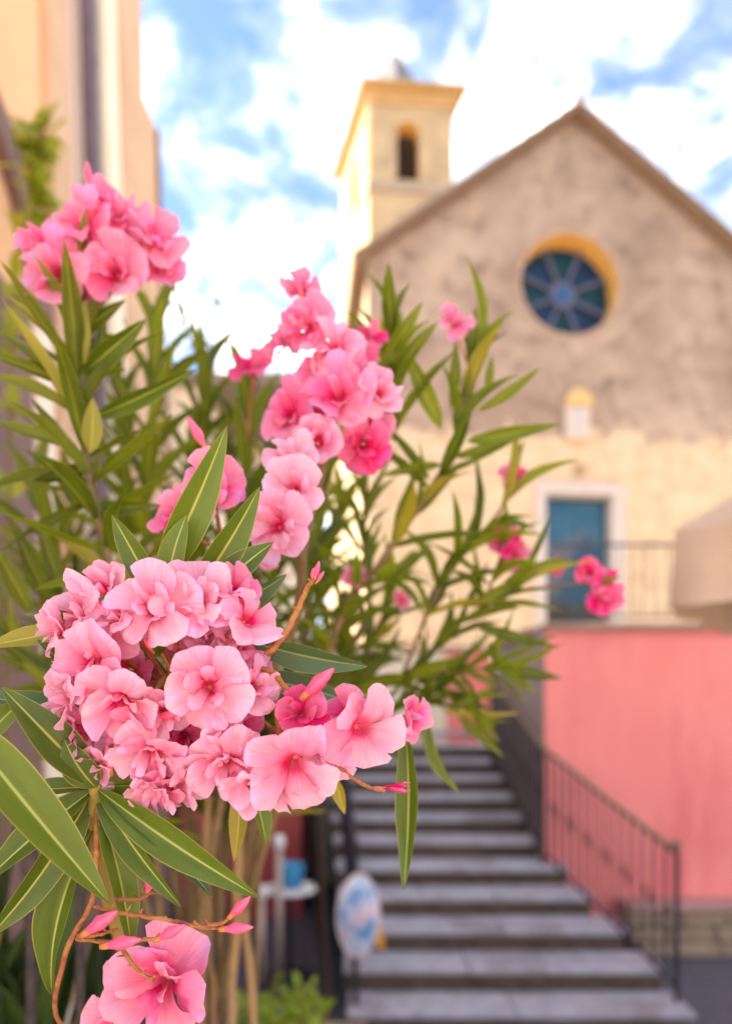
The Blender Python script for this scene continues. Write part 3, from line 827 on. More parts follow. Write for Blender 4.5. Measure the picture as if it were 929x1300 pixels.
oh = empty('gabled_house', (19.6, -14.0, 0))
tag(oh, 'brown steep gabled house across the square facing the church', 'house')
m = MB(); m.box(-2.9, -8, 0, 2.9, 0, 7.6); m.build('wall', mat('brown_house_plaster', (0.36, 0.17, 0.11), 0.9, (0.44, 0.22, 0.15), 2), oh)
m = MB(); m.add([(-2.9, 0, 7.603), (2.9, 0, 7.603), (0, 0, 13.4), (-2.9, -8, 7.603), (2.9, -8, 7.603), (0, -8, 13.4)], [(1, 0, 2), (3, 4, 5), (0, 3, 5, 2), (4, 1, 2, 5)])
m.build('gable', MATS['brown_house_plaster'], oh)
for xx in (-1.6, 0.9):
    for zz in (2.0, 4.8):
        m = MB(); m.box(xx, 0.003, zz, xx + 0.8, 0.05, zz + 1.3); m.build('window', M_OLDWOOD, oh)

# ------------------------------------------------------------------ parasol at the right
pr = empty('parasol', (2.85, 3.02, 0))
tag(pr, 'cream canvas garden parasol with hanging valance in front of the pink wall', 'parasol')
RIM = P(863, 677, 3.0).z; HUB = RIM + 0.90; R8 = 1.52
def rimpt(i, r=R8):
    a_ = math.pi + i * math.pi / 2 + 0.05
    return Vector((r * math.cos(a_), r * math.sin(a_), 0))
for i in range(4):
    p0, p1 = rimpt(i), rimpt(i + 1)
    m = MB(); vs, fs = [], []
    N = 8
    for u in range(N + 1):
        for v in range(N + 1):
            t = u / N
            e = p0.lerp(p1, v / N) * t
            sag = -0.03 * math.sin(math.pi * v / N) * t 
            vs.append((e.x, e.y, RIM + (HUB - RIM) * (1 - t) + sag))
    fs = [(u * (N + 1) + v, u * (N + 1) + v + 1, (u + 1) * (N + 1) + v + 1, (u + 1) * (N + 1) + v) for u in range(N) for v in range(N)]
    m.add(vs, fs); pn = m.build('canopy_panel', M_CANVAS, pr, smooth=True)
    m = MB(); vs = []
    K = 36
    for v in range(K + 1):
        e = p0.lerp(p1, v / K)
        outn = ((p0 + p1) / 2).normalized()
        top = RIM - 0.03 * math.sin(math.pi * v / K)
        for h in range(5):
            wv = math.sin(v * 0.95 + i) * 0.045 * h / 4 + 0.045 * h / 4
            q = e + outn * wv
            vs.append((q.x, q.y, top - h / 4 * (0.33 + 0.012 * math.sin(v * 1.1))))
    m.add(vs, [(v * 5 + h, v * 5 + h + 1, (v + 1) * 5 + h + 1, (v + 1) * 5 + h) for v in range(K) for h in range(4)])
    m.build('valance', M_CANVAS, pn, smooth=True)
    m = MB(); m.tube([(p0.x * 0.02, p0.y * 0.02, HUB - 0.05), (p0.x * 0.99, p0.y * 0.99, RIM - 0.02)], 0.009, 6); m.build('rib', M_WOODP, pr)
m = MB(); m.tube([(0, 0, 0.06), (0, 0, HUB + 0.08)], 0.024, 12); m.build('pole', M_WOODP, pr, smooth=True)
m = MB(); m.box(-0.28, -0.28, 0.0, 0.28, 0.28, 0.07); m.build('base', M_STONE, pr, bevel=0.02)

# ------------------------------------------------------------------ small things left of the stairs
ov = empty('oval_ceramic', P(452, 1160, 4.47))
tag(ov, 'oval blue and white painted ceramic hanging on the stair newel post', 'ceramic')
ov.rotation_euler = (0, 0, math.radians(22))
m = MB()
for nm, prof, mt in (('plate', [(0.0, 0.05), (0.10, 0.047), (0.19, 0.034), (0.245, 0.012)], M_OVAL), ('rim', [(0.245, 0.012), (0.268, 0.018), (0.272, 0.0), (0.25, -0.012), (0.0, -0.012)], M_OVALR)):
    m = MB(); m.lathe(prof, 36)
    m.v = [(x * 0.56, -z - 0.035, y) for x, y, z in m.v]
    m.f = [tuple(reversed(f)) for f in m.f]
    m.build(nm, mt, ov, smooth=True)
m = MB(); m.tube([(0, -0.02, 0.24), (0.005, 0.0, 0.33), (0.0, 0.03, 0.36)], 0.004, 5); m.build('hanging_wire', M_IRON, ov)
tg = MB(); c = P(483, 1190, 4.52)
tg.hexa([(c.x - 0.026, c.y, c.z - 0.07), (c.x + 0.030, c.y, c.z - 0.075), (c.x + 0.030, c.y + 0.012, c.z - 0.075), (c.x - 0.026, c.y + 0.012, c.z - 0.07)],
        [(c.x - 0.030, c.y, c.z + 0.06), (c.x + 0.014, c.y, c.z + 0.07), (c.x + 0.014, c.y + 0.012, c.z + 0.07), (c.x - 0.030, c.y + 0.012, c.z + 0.06)])
tg.tube([(c.x - 0.01, c.y + 0.006, c.z + 0.05), (c.x - 0.07, c.y + 0.02, c.z + 0.17), (-0.07, 4.55, c.z + 0.26)], 0.0035, 5)
tag(tg.build('paper_tag', M_TAG), 'small orange tag dangling behind the oval ceramic', 'tag')

tp = P(368, 1126, 5.4)
tb = empty('bistro_table', (tp.x, tp.y, 0))
tag(tb, 'small round white topped table on one metal leg before the red house', 'table')
m = MB(); m.lathe([(0.0, tp.z), (0.20, tp.z), (0.212, tp.z - 0.012), (0.20, tp.z - 0.03), (0.0, tp.z - 0.03)], 28); m.f = [tuple(reversed(f)) for f in m.f]; m.build('table_top', M_WHITE, tb)
m = MB(); m.tube([(0, 0, 0.03), (0, 0, tp.z - 0.03)], 0.024, 10); m.build('leg', M_IRON, tb)
m = MB(); m.lathe([(0.0, 0.05), (0.05, 0.045), (0.17, 0.02), (0.18, 0.0), (0.0, 0.0)], 20); m.f = [tuple(reversed(f)) for f in m.f]; m.build('base', M_IRON, tb)
bp_ = MB(); bp_.lathe([(0.0, 0.0), (0.075, 0.0), (0.09, 0.02), (0.105, 0.10), (0.10, 0.165), (0.108, 0.18), (0.098, 0.182), (0.088, 0.165), (0.085, 0.05), (0.0, 0.04)], 24)
bp_.f = [tuple(reversed(f)) for f in bp_.f]
bo = bp_.build('glazed_bowl', M_BLUEPOT, None, smooth=True)
bo.location = (tp.x + 0.01, tp.y, tp.z + 0.001)
tag(bo, 'blue glazed bowl standing on the small round table', 'bowl')
for (px, py, d, h, lab) in ((354, 1068, 5.15, 0, 'taller slim metal post with white knob beside the small round table'), (332, 1132, 5.15, 0, 'shorter slim metal post with white knob next to the taller one')):
    t_ = P(px, py, d)
    e_ = empty('barrier_post', (t_.x, t_.y, 0)); tag(e_, lab, 'post')
    m = MB(); m.tube([(0, 0, 0.02), (0, 0, t_.z - 0.03)], 0.027, 12); m.build('pole', M_STEEL, e_, smooth=True)
    m = MB(); m.lathe([(0.0, -0.03), (0.03, -0.03), (0.045, 0.0), (0.045, 0.05), (0.03, 0.075), (0.0, 0.08)], 14, (0, 0, t_.z - 0.03)); m.build('knob', M_WHITE, e_, smooth=True)
    m = MB(); m.lathe([(0.0, 0.035), (0.1, 0.03), (0.15, 0.012), (0.15, 0.0), (0.0, 0.0)], 18); m.build('foot', M_IRON, e_)
# ------------------------------------------------------------------ raised planter with the iron fence
BZ = HC - 1.12
pb = empty('planter_bed', (-1.0, 1.2, 0))
tag(pb, 'raised rendered planter bed with dark soil under the oleanders', 'planter')
m = MB(); m.box(-0.9, -0.9, 0, 1.15, 1.0, BZ - 0.03); m.build('wall', M_BEDWALL, pb, bevel=0.02)
m = MB()
nn = 20
vs = []
for i in range(nn + 1):
    for j in range(nn + 1):
        x, y = -0.85 + 1.95 * i / nn, -0.85 + 1.8 * j / nn
        vs.append((x, y, BZ - 0.026 + 0.05 * noise.noise(Vector((x * 4, y * 4, 0.3))) + 0.03))
m.add(vs, [(i * (nn + 1) + j, (i + 1) * (nn + 1) + j, (i + 1) * (nn + 1) + j + 1, i * (nn + 1) + j + 1) for i in range(nn) for j in range(nn)])
m.build('soil', M_SOIL, pb, smooth=True)

fz = P(40, 1120, 0.70)
fn = empty('iron_fence', (fz.x, fz.y, BZ))
tag(fn, 'rusty upright iron bar fence standing in the planter below the flowers', 'fence')
fdir = Vector((0.06, 1.0, 0)).normalized()
h_f = fz.z - BZ
for i in range(-3, 6):
    q = fdir * (0.105 * i)
    m = MB(); m.tube([(q.x, q.y, 0.0), (q.x, q.y, h_f)], 0.0055, 8); br = m.build('bar', M_RUST, fn, smooth=True)
    m = MB(); m.lathe([(0.0055, 0), (0.010, 0.012), (0.007, 0.03), (0.0, 0.07)], 8, (q.x, q.y, h_f)); m.build('spike', M_RUST, br)
for zz in (0.12, h_f - 0.34):
    m = MB(); m.tube([fdir * -0.33 + Vector((0, 0, zz)), fdir * 0.54 + Vector((0, 0, zz))], 0.008, 6); m.build('rail', M_RUST, fn)

# ------------------------------------------------------------------ leaves, petals, flowers: shared meshes
def uv_grid(name, nu, nv, fn, m):
    """grid mesh; fn(u, v) -> (co, (uvx, uvy)); u runs along, v across"""
    vs, uvs = [], []
    for i in range(nu + 1):
        for j in range(nv + 1):
            co, uv = fn(i / nu, j / nv)
            vs.append(co); uvs.append(uv)
    fs = [(i * (nv + 1) + j, i * (nv + 1) + j + 1, (i + 1) * (nv + 1) + j + 1, (i + 1) * (nv + 1) + j) for i in range(nu) for j in range(nv)]
    me = bpy.data.meshes.new(name)
    me.from_pydata(vs, [], fs)
    ly = me.uv_layers.new(name='UVMap')
    for lp in me.loops:
        ly.data[lp.index].uv = uvs[lp.vertex_index]
    me.materials.append(m)
    me.shade_smooth()
    me.update()
    return me

def leaf_mesh(name, m, arch, fold, twist, wav, skew, nu=12, nv=6):
    def fn(s, v):
        w = v * 2 - 1
        prof = (math.sin(math.pi * min(1, s ** 0.82)) ** 0.80) * (1 - 0.12 * s) if 0 < s < 1 else 0.0
        prof = max(prof, 0.05 * (1 - s) + 0.004)
        x = w * 0.5 * prof
        z = arch * 4 * s * (1 - s) * 0.25 + fold * abs(w) * prof * 0.12 + wav * 0.02 * math.sin(s * 13 + w) * abs(w)
        a = twist * (s - 0.4)
        sx = skew * math.sin(math.pi * s)
        return ((x * math.cos(a) + sx, s, z + x * 0.16 * math.sin(a)), (v, s))
    return uv_grid(name, nu, nv, fn, m)

LV = {}
for key, m_ in (('near', L_NEAR), ('blue', L_BLUE), ('far', L_FAR), ('yel', L_YEL), ('vine', L_VINE), ('sword', L_SWORD), ('herb', L_HERB)):
    n1, n2 = (20, 8) if key in ('near', 'blue') else (8, 4)
    LV[key] = [leaf_mesh('leaf', m_, ar, fo, tw_, wv, sk, n1, n2) for ar, fo, tw_, wv, sk in
               ((0.10, 0.6, 0.2, 0.3, 0.05), (0.22, 0.5, -0.3, 0.5, -0.06), (0.36, 0.8, 0.3, 0.4, 0.10), (-0.12, 0.5, 0.5, 0.6, -0.12), (0.5, 0.6, -0.6, 0.4, 0.0))]

def frame_from(d, n_):
    d = d.normalized()
    n_ = (n_ - d * n_.dot(d))
    n_ = n_.normalized() if n_.length > 1e-5 else d.orthogonal().normalized()
    x = d.cross(n_)
    return Matrix((x, d, n_)).transposed()

def put_leaf(sh, p0, p1, width, n_, kind='far', var=None, name='leaf'):
    me = LV[kind][rnd.randrange(5) if var is None else var]
    o = link(name, me, sh)
    d = p1 - p0
    L = d.length
    R3 = frame_from(d, n_)
    o.matrix_local = Matrix.Translation(p0 - sh.location) @ R3.to_4x4() @ Matrix.Diagonal((width, L, L, 1))
    return o

CAM = Vector((0, 0, HC))
def leaf_px(sh, a, b, wpx, d0, d1, roll=0.0, kind='near', var=0):
    """a leaf between two seen points at their own distances"""
    p0, p1 = P(a[0], a[1], d0), P(b[0], b[1], d1)
    d = (p1 - p0).normalized()
    tocam = (CAM - (p0 + p1) / 2).normalized()
    n_ = (tocam - d * tocam.dot(d)).normalized()
    n_ = Matrix.Rotation(math.radians(roll), 3, d) @ n_
    wd_ = 0.86 * wpx / F * (d0 + d1) / 2 / max(0.35, math.cos(math.radians(roll)))
    return put_leaf(sh, p0, p1, wd_, n_, kind, var)

def petal_mesh(m, kind, seed):
    r_ = random.Random(seed)
    if kind == 'outer': flare, phi0, wdt, L = r_.uniform(-22, 16), 60, 0.69, 1.24
    elif kind == 'inner': flare, phi0, wdt, L = r_.uniform(14, 54), 68, 0.64, 0.98
    else: flare, phi0, wdt, L = r_.uniform(52, 74), 78, 0.50, 0.98        # half open
    ruf, ph, ph2 = r_.uniform(0.06, 0.15), r_.uniform(0, 6.3), r_.uniform(0, 6.3)
    tilt, asym = r_.uniform(0.10, 0.24), r_.uniform(0.04, 0.14)
    notch = r_.uniform(-0.03, 0.06)
    NS = 40
    path = [(0.05, -0.46)]
    for i in range(NS):
        s = (i + .5) / NS
        t = max(0.0, min(1.0, (s - 0.22) / 0.34)); t = t * t * (3 - 2 * t)
        t2 = max(0.0, (s - 0.6) / 0.4)
        phi = math.radians(phi0 + (flare + 16 - phi0) * t - 40 * t2 * t2 * (0.7 if kind != 'half' else 0.25))
        r0, z0 = path[-1]
        path.append((r0 + math.cos(phi) * L / NS, z0 + math.sin(phi) * L / NS))
    def at(s):
        x = max(0.0, min(0.9999, s)) * NS
        i = int(x); f = x - i
        return (path[i][0] * (1 - f) + path[i + 1][0] * f, path[i][1] * (1 - f) + path[i + 1][1] * f)
    def fn(s, v):
        w = v * 2 - 1
        se = s * (1 - 0.27 * abs(w) ** 2.3 + asym * w + notch * math.exp(-(w * 3.2) ** 2) * -1 + 0.012 * math.sin(w * 11 + ph))
        r, z = at(se)
        opening = max(0.0, min(1.0, (s - 0.18) / 0.45)); opening = opening * opening * (3 - 2 * opening)
        ang = w * ((0.70) * (1 - opening) + opening * (wdt * 1.16) * (1 - 0.10 * s))
        rr_ = r * (1 + 0.10 * opening * abs(w) ** 2)
        z += opening * (tilt * w * s + ruf * math.sin(w * 2.6 + ph) * s * s + 0.075 * math.sin(w * 5.1 + ph2) * s ** 3 + 0.045 * math.sin(s * 7 + ph2) * s)
        z += -0.09 * opening * s ** 3 * abs(w) ** 2 * math.cos(ph)
        nn_ = noise.noise(Vector((s * 2.6 + seed, w * 2.0, 0.7))) * 0.22 + noise.noise(Vector((s * 5.0, w * 4.4, seed * 1.7))) * 0.11
        z += opening * nn_ * (0.25 + 0.75 * s)
        return ((rr_ * math.cos(ang), rr_ * math.sin(ang), z), (v, se))
    return uv_grid('petal', 14, 12, fn, m)

PET = {c: {k: [petal_mesh(PM[c], k, 100 * i + j) for j in range(7)] for i, k in enumerate(('outer', 'inner', 'half'))} for c in PM}

def tube_mesh():
    m = MB(); m.lathe([(0.035, -1.05), (0.075, -0.98), (0.085, -0.80), (0.07, -0.70), (0.05, -0.62), (0.06, -0.44), (0.075, -0.40), (0.05, -0.38), (0.02, -0.34), (0.0, -0.30)], 12)
    return m.mesh('flower_tube', M_CALYX, True)
FT = tube_mesh()

def bud_mesh():
    m = MB(); m.lathe([(0.0, 0.0), (0.055, 0.02), (0.06, 0.16), (0.075, 0.24), (0.125, 0.42), (0.135, 0.56), (0.09, 0.78), (0.035, 0.95), (0.0, 1.0)], 12)
    me = m.mesh('bud', M_BUD, True)
    return me
BUD = bud_mesh()
for i_, v_ in enumerate(BUD.vertices):                      # furled, twisted like a closed umbrella
    z = v_.co.z
    a_ = math.atan2(v_.co.y, v_.co.x) + z * 2.2
    k_ = 1 + 0.16 * math.sin(5 * math.atan2(v_.co.y, v_.co.x)) * (z > 0.2)
    r_ = math.hypot(v_.co.x, v_.co.y) * k_
    v_.co.x, v_.co.y = r_ * math.cos(a_), r_ * math.sin(a_)
def cup_mesh():
    m = MB(); m.lathe([(0.0, -0.02), (0.058, 0.0), (0.075, 0.10), (0.075, 0.20), (0.05, 0.30)], 8); return m.mesh('calyx', M_BUDBASE, True)
CUP = cup_mesh()

def put_bud(sh, p0, p1, fat=1.0):
    d = p1 - p0; L = d.length
    o = link('bud', BUD, sh)
    o.matrix_local = Matrix.Translation(p0 - sh.location) @ d.to_track_quat('Z', 'Y').to_matrix().to_4x4() @ Matrix.Diagonal((L * fat, L * fat, L, 1))
    link('calyx', CUP, o)
    return o

def put_flower(sh, c, R, face, col='pale', whorls=2, half=False):
    """c world centre of the mouth, R radius, face direction the mouth looks"""
    o = link('flower', FT, sh)
    q = face.normalized().to_track_quat('Z', 'Y').to_matrix().to_4x4()
    o.matrix_local = Matrix.Translation(c - sh.location) @ q @ Matrix.Rotation(rnd.uniform(0, 6.28), 4, 'Z') @ Matrix.Scale(R, 4)
    sets = [('half', 5, 1.0)] if half else [('outer', 5, 1.0)] + ([('inner', 5, 0.95)] if whorls > 1 else []) + ([('inner', 3, 0.66)] if whorls > 2 else [])
    off = 0.0
    for kind, n_, sc in sets:
        for i in range(n_):
            if kind == 'inner' and rnd.random() < 0.16: continue
            pt = link('petal', rnd.choice(PET[col][kind]), o)
            a_ = off + 2 * math.pi * i / n_ + rnd.uniform(-0.13, 0.13)
            tip = Matrix.Rotation(math.radians(rnd.uniform(-13, 13)), 4, 'Y')
            s_ = sc * rnd.uniform(0.90, 1.08)
            pt.matrix_local = Matrix.Rotation(a_, 4, 'Z') @ tip @ Matrix.Diagonal((s_, s_ * rnd.uniform(0.93, 1.12), s_, 1))
        off += math.pi / 5
    return o

def cf(x, y, t=None):
    """facing given in picture terms: right, up, towards the viewer"""
    t = 1.0 if t is None else t
    return Vector((x, -t, y))

def stalk(sh, pts, r0, r1, m, name='flower_stalk', n=7, wob=0.0):
    pts = [Vector(p) for p in pts]
    if len(pts) > 2 or wob:                              # smooth the polyline
        out = []
        for i in range(len(pts) - 1):
            p_1, p0, p1, p2 = pts[max(0, i - 1)], pts[i], pts[i + 1], pts[min(len(pts) - 1, i + 2)]
            for k in range(5):
                t = k / 5
                out.append(0.5 * ((2 * p0) + (p1 - p_1) * t + (2 * p_1 - 5 * p0 + 4 * p1 - p2) * t * t + (3 * p0 - p_1 - 3 * p1 + p2) * t ** 3))
        out.append(pts[-1])
        pts = [p + Vector((rnd.uniform(-wob, wob), rnd.uniform(-wob, wob), rnd.uniform(-wob, wob))) if 0 < i < len(out) - 1 else p for i, p in enumerate(out)]
    rad = [(r0 + (r1 - r0) * i / (len(pts) - 1)) * (1 + (rnd.uniform(-0.12, 0.12) if wob else 0)) for i in range(len(pts))]
    mb_ = MB(); mb_.tube([p - sh.location for p in pts], rad, n)
    return mb_.build(name, m, sh, smooth=True), pts

def branch_leaves(sh, pts, start, spacing, length, width, kind='far', ang=(38, 66), per=3, droop=0.25, cap=None, skip=0.0, yel=0.05):
    """whorls of leaves up a branch given by world points"""
    seg = [(pts[i + 1] - pts[i]).length for i in range(len(pts) - 1)]
    tot = sum(seg)
    s = start * tot
    phase = rnd.uniform(0, 6)
    while s <= tot:
        q, i = s, 0
        while i < len(seg) - 1 and q > seg[i]:
            q -= seg[i]; i += 1
        p = pts[i].lerp(pts[i + 1], min(1.0, q / seg[i]))
        T = (pts[i + 1] - pts[i]).normalized()
        u = T.orthogonal().normalized(); w_ = T.cross(u)
        frac = s / tot
        for k in range(per):
            if rnd.random() < skip: continue
            a_ = phase + k * 2 * math.pi / per + rnd.uniform(-0.3, 0.3)
            Rv = u * math.cos(a_) + w_ * math.sin(a_)
            an = math.radians(rnd.uniform(*ang) * (1.05 - 0.55 * max(0, frac - 0.6) / 0.4))
            d = (T * math.cos(an) + Rv * math.sin(an)).normalized()
            d = (d + Vector((0, 0, -droop * rnd.uniform(0.2, 1.0) * (1 - 0.5 * frac)))).normalized()
            L = length * rnd.uniform(0.72, 1.12) * (0.75 + 0.25 * min(1, (1.15 - frac) * 3))
            n_ = T - d * T.dot(d)
            kd = 'yel' if rnd.random() < yel else kind
            put_leaf(sh, p, p + d * L, width * rnd.uniform(0.8, 1.15), n_, kd)
        phase += math.pi / per + 0.1
        s += spacing * rnd.uniform(0.75, 1.25)

def stem_px(sh, pp, r0, r1, m=None, name='branch', **kw):
    if len(pp) > 3 and pp[0][1] >= 1200 and not sh['label'].startswith('oleander'):
        bx_ = 235 + (pp[0][0] * 7 + len(sh.children) * 13) % 90 if sh['label'].startswith('spreading') else pp[0][0] + 40
        pp = [(bx_, pp[0][1], pp[0][2])] + [((x_ + 1.6 * bx_) / 2.6 if y_ >= 940 else x_, y_, d_) for x_, y_, d_ in pp[1:]]
    pts = [P(*p) for p in pp]
    o, sm = stalk(sh, pts, r0, r1, m or M_TWIG, name, 8)
    if kw: branch_leaves(sh, sm, **kw)
    return sm

# ------------------------------------------------------------------ oleander A: the near one, in focus
A_ = empty('oleander_bush', (P(290, 1200, 1.05).x, 1.05, BZ))
tag(A_, 'oleander bush with the large pale pink flower head hanging over the iron fence', 'oleander')
NODE = P(122, 1000, 0.415)
HEAD = P(215, 868, 0.425)
stem_px(A_, [(300, 1420, 1.0), (200, 1300, 0.75), (140, 1150, 0.52), (122, 1000, 0.418), (160, 930, 0.42), (212, 858, 0.425)], 0.007, 0.0022, M_GSTEM, 'branch')

FL = [  # px, py, radius px, distance, facing (right, up), colour, whorls
    (196, 770, 66, 0.392, (0.05, 0.10), 'pale', 2), (252, 762, 62, 0.398, (0.40, 0.30), 'pale', 2), (98, 775, 50, 0.415, (-0.65, 0.35), 'pale', 2),
    (113, 840, 62, 0.392, (-0.18, 0.05), 'pale', 1), (150, 893, 64, 0.388, (-0.05, -0.75), 'pale', 2), (266, 873, 66, 0.388, (0.18, -0.05), 'pale', 2),
    (318, 785, 46, 0.402, (0.95, 0.30), 'pale', 1), (190, 958, 56, 0.395, (-0.05, -0.70), 'pale', 2), (88, 928, 46, 0.412, (-0.9, -0.15), 'mid', 2),
    (203, 1000, 40, 0.405, (-0.25, -0.85), 'mid', 2), (288, 972, 60, 0.398, (0.08, -0.55), 'pale', 2), (372, 975, 66, 0.392, (-0.05, -0.62), 'pale', 1),
    (462, 925, 58, 0.402, (0.55, -0.08), 'pale', 1), (383, 905, 38, 0.408, (0.15, 0.30), 'hot', 2), (232, 935, 40, 0.418, (0.05, -0.25), 'hot', 2),
    (302, 925, 42, 0.425, (0.45, -0.2), 'mid', 1), (160, 850, 48, 0.430, (0.0, 0.1), 'mid', 1), (290, 825, 44, 0.428, (0.55, 0.1), 'mid', 1),
    (146, 795, 40, 0.422, (-0.2, 0.4), 'mid', 1), (335, 960, 40, 0.420, (0.1, -0.4), 'mid', 1), (232, 810, 30, 0.425, (0.0, 0.1), 'hot', 1)]
fr = random.Random(5)
for k in range(18):
    t_ = k * 2.4 / 6.2832 * 2 * math.pi + fr.uniform(-.15, .15)
    q_ = fr.uniform(0.50, 1.0)
    x_, y_ = 205 + 128 * q_ * math.cos(t_), 872 - 138 * q_ * math.sin(t_)
    FL.append((x_, y_, fr.uniform(38, 52), fr.uniform(.398, .426), (0.9 * math.cos(t_) * q_, 0.9 * math.sin(t_) * q_), fr.choice(('pale', 'pale', 'mid')), 2))
FL += [(208, 905, 42, .396, (.1, -.2), 'pale', 2), (322, 872, 44, .405, (.6, .1), 'pale', 2), (168, 930, 40, .398, (-.2, -.5), 'mid', 2), (245, 985, 46, .402, (0, -.7), 'pale', 2), (318, 1000, 42, .40, (.2, -.8), 'pale', 2),
       (70, 800, 42, .41, (-.8, .1), 'pale', 2), (130, 745, 44, .415, (-.3, .6), 'pale', 2), (300, 750, 40, .41, (.7, .5), 'mid', 2), (120, 975, 40, .41, (-.4, -.6), 'pale', 2), (420, 955, 42, .415, (.2, -.5), 'pale', 2), (345, 1000, 40, .41, (-.2, -.7), 'pale', 2), (440, 905, 36, .418, (-.1, .3), 'mid', 1)]
HD = [P(215, 868, 0.432), P(330, 905, 0.432), P(122, 905, 0.432)]
for px, py, rp, d, (fx, fy), c_, wh in FL:
    c0 = P(px, py, d); R_f = rp / F * d * (0.87 if px < 340 else 0.96)
    fc = cf(fx, fy)
    put_flower(A_, c0, R_f, fc, c_, wh)
    base = c0 - fc.normalized() * R_f * 1.0
    hub = HEAD if px < 340 else P(345, 925, 0.435)
    mid = base.lerp(hub, 0.45) + Vector((0, 0.006, -0.003))
    stalk(A_, [hub, mid, base], 0.0016, 0.0011, M_RSTEM)
stalk(A_, [HEAD, P(280, 880, 0.435), P(345, 925, 0.435)], 0.0020, 0.0016, M_RSTEM)
# visible orange-red stalks in the middle of the head
for a_, b_, d0, d1 in (((212, 868), (226, 800), .415, .41), ((214, 850), (256, 842), .412, .408), ((256, 842), (290, 815), .408, .405), ((240, 846), (262, 870), .41, .405),
                       ((205, 880), (192, 905), .415, .41), ((216, 850), (205, 830), .412, .41), ((250, 842), (246, 822), .41, .404)):
    stalk(A_, [P(*a_, d0), P((a_[0] + b_[0]) / 2 + 3, (a_[1] + b_[1]) / 2 + 2, (d0 + d1) / 2), P(*b_, d1)], 0.0015, 0.0011, M_RSTEM, wob=0.0003)
put_bud(A_, P(224, 806, 0.405), P(216, 776, 0.40), 1.0)
put_bud(A_, P(262, 872, 0.402), P(284, 862, 0.40), 1.0)
put_bud(A_, P(193, 889, 0.40), P(222, 878, 0.395), 1.2)
put_bud(A_, P(196, 912, 0.40), P(234, 903, 0.395), 1.2)
put_bud(A_, P(142, 985, 0.405), P(136, 945, 0.40), 1.1)
put_bud(A_, P(196, 830, 0.41), P(180, 806, 0.405), 1.0)
# right hand truss: stalk from the head to the single flowers at the right
stalk(A_, [P(322, 848, 0.415), P(345, 853, 0.41), P(362, 872, 0.41), P(372, 890, 0.412)], 0.0020, 0.0016, M_RSTEM, wob=0.0004)
stalk(A_, [P(320, 870, 0.42), P(342, 885, 0.415), P(352, 905, 0.415), P(356, 935, 0.41)], 0.0018, 0.0022, M_RSTEM, wob=0.0006)
put_bud(A_, P(382, 888, 0.405), P(424, 848, 0.40), 1.15)
stalk(A_, [P(400, 950, 0.415), P(440, 982, 0.42), P(470, 1000, 0.425), P(488, 1004, 0.428)], 0.0013, 0.0012, M_RSTEM, wob=0.0004)
put_flower(A_, P(500, 1000, 0.43), 27 / F * 0.43, cf(0.95, 0.05, 0.35), 'hot', 1, half=True)
put_flower(A_, P(522, 912, 0.47), 34 / F * 0.47, cf(0.85, -0.05, 0.6), 'mid', 2)
stalk(A_, [P(430, 940, 0.44), P(480, 920, 0.46), P(508, 912, 0.47)], 0.0012, 0.001, M_RSTEM)
# old flower stalk rising at the right of the head
sp_, spp = stalk(A_, [P(338, 832, 0.405), P(362, 805, 0.402), P(378, 775, 0.40), P(388, 750, 0.40), P(399, 735, 0.40)], 0.0021, 0.0013, M_RSTEM, wob=0.0005)
for k in range(10):
    p = spp[2 + 2 * k % (len(spp) - 3)]
    dr_ = Vector((rnd.choice((-1, 1)) * 0.6, rnd.uniform(-0.5, 0.2), 0.7)).normalized()
    stalk(A_, [p, p + dr_ * 0.0035], 0.0010, 0.0005, M_RSTEM)
for dx_, dy_, ln in ((4, -2, 24), (-2, 0, 17), (9, 3, 16), (0, -6, 13), (6, 6, 12)):
    put_bud(A_, P(397 + dx_ * 0.5, 738 + dy_ * 0.6, 0.40), P(400 + dx_ * 1.3, 738 + dy_ - ln, 0.40), 1.1)

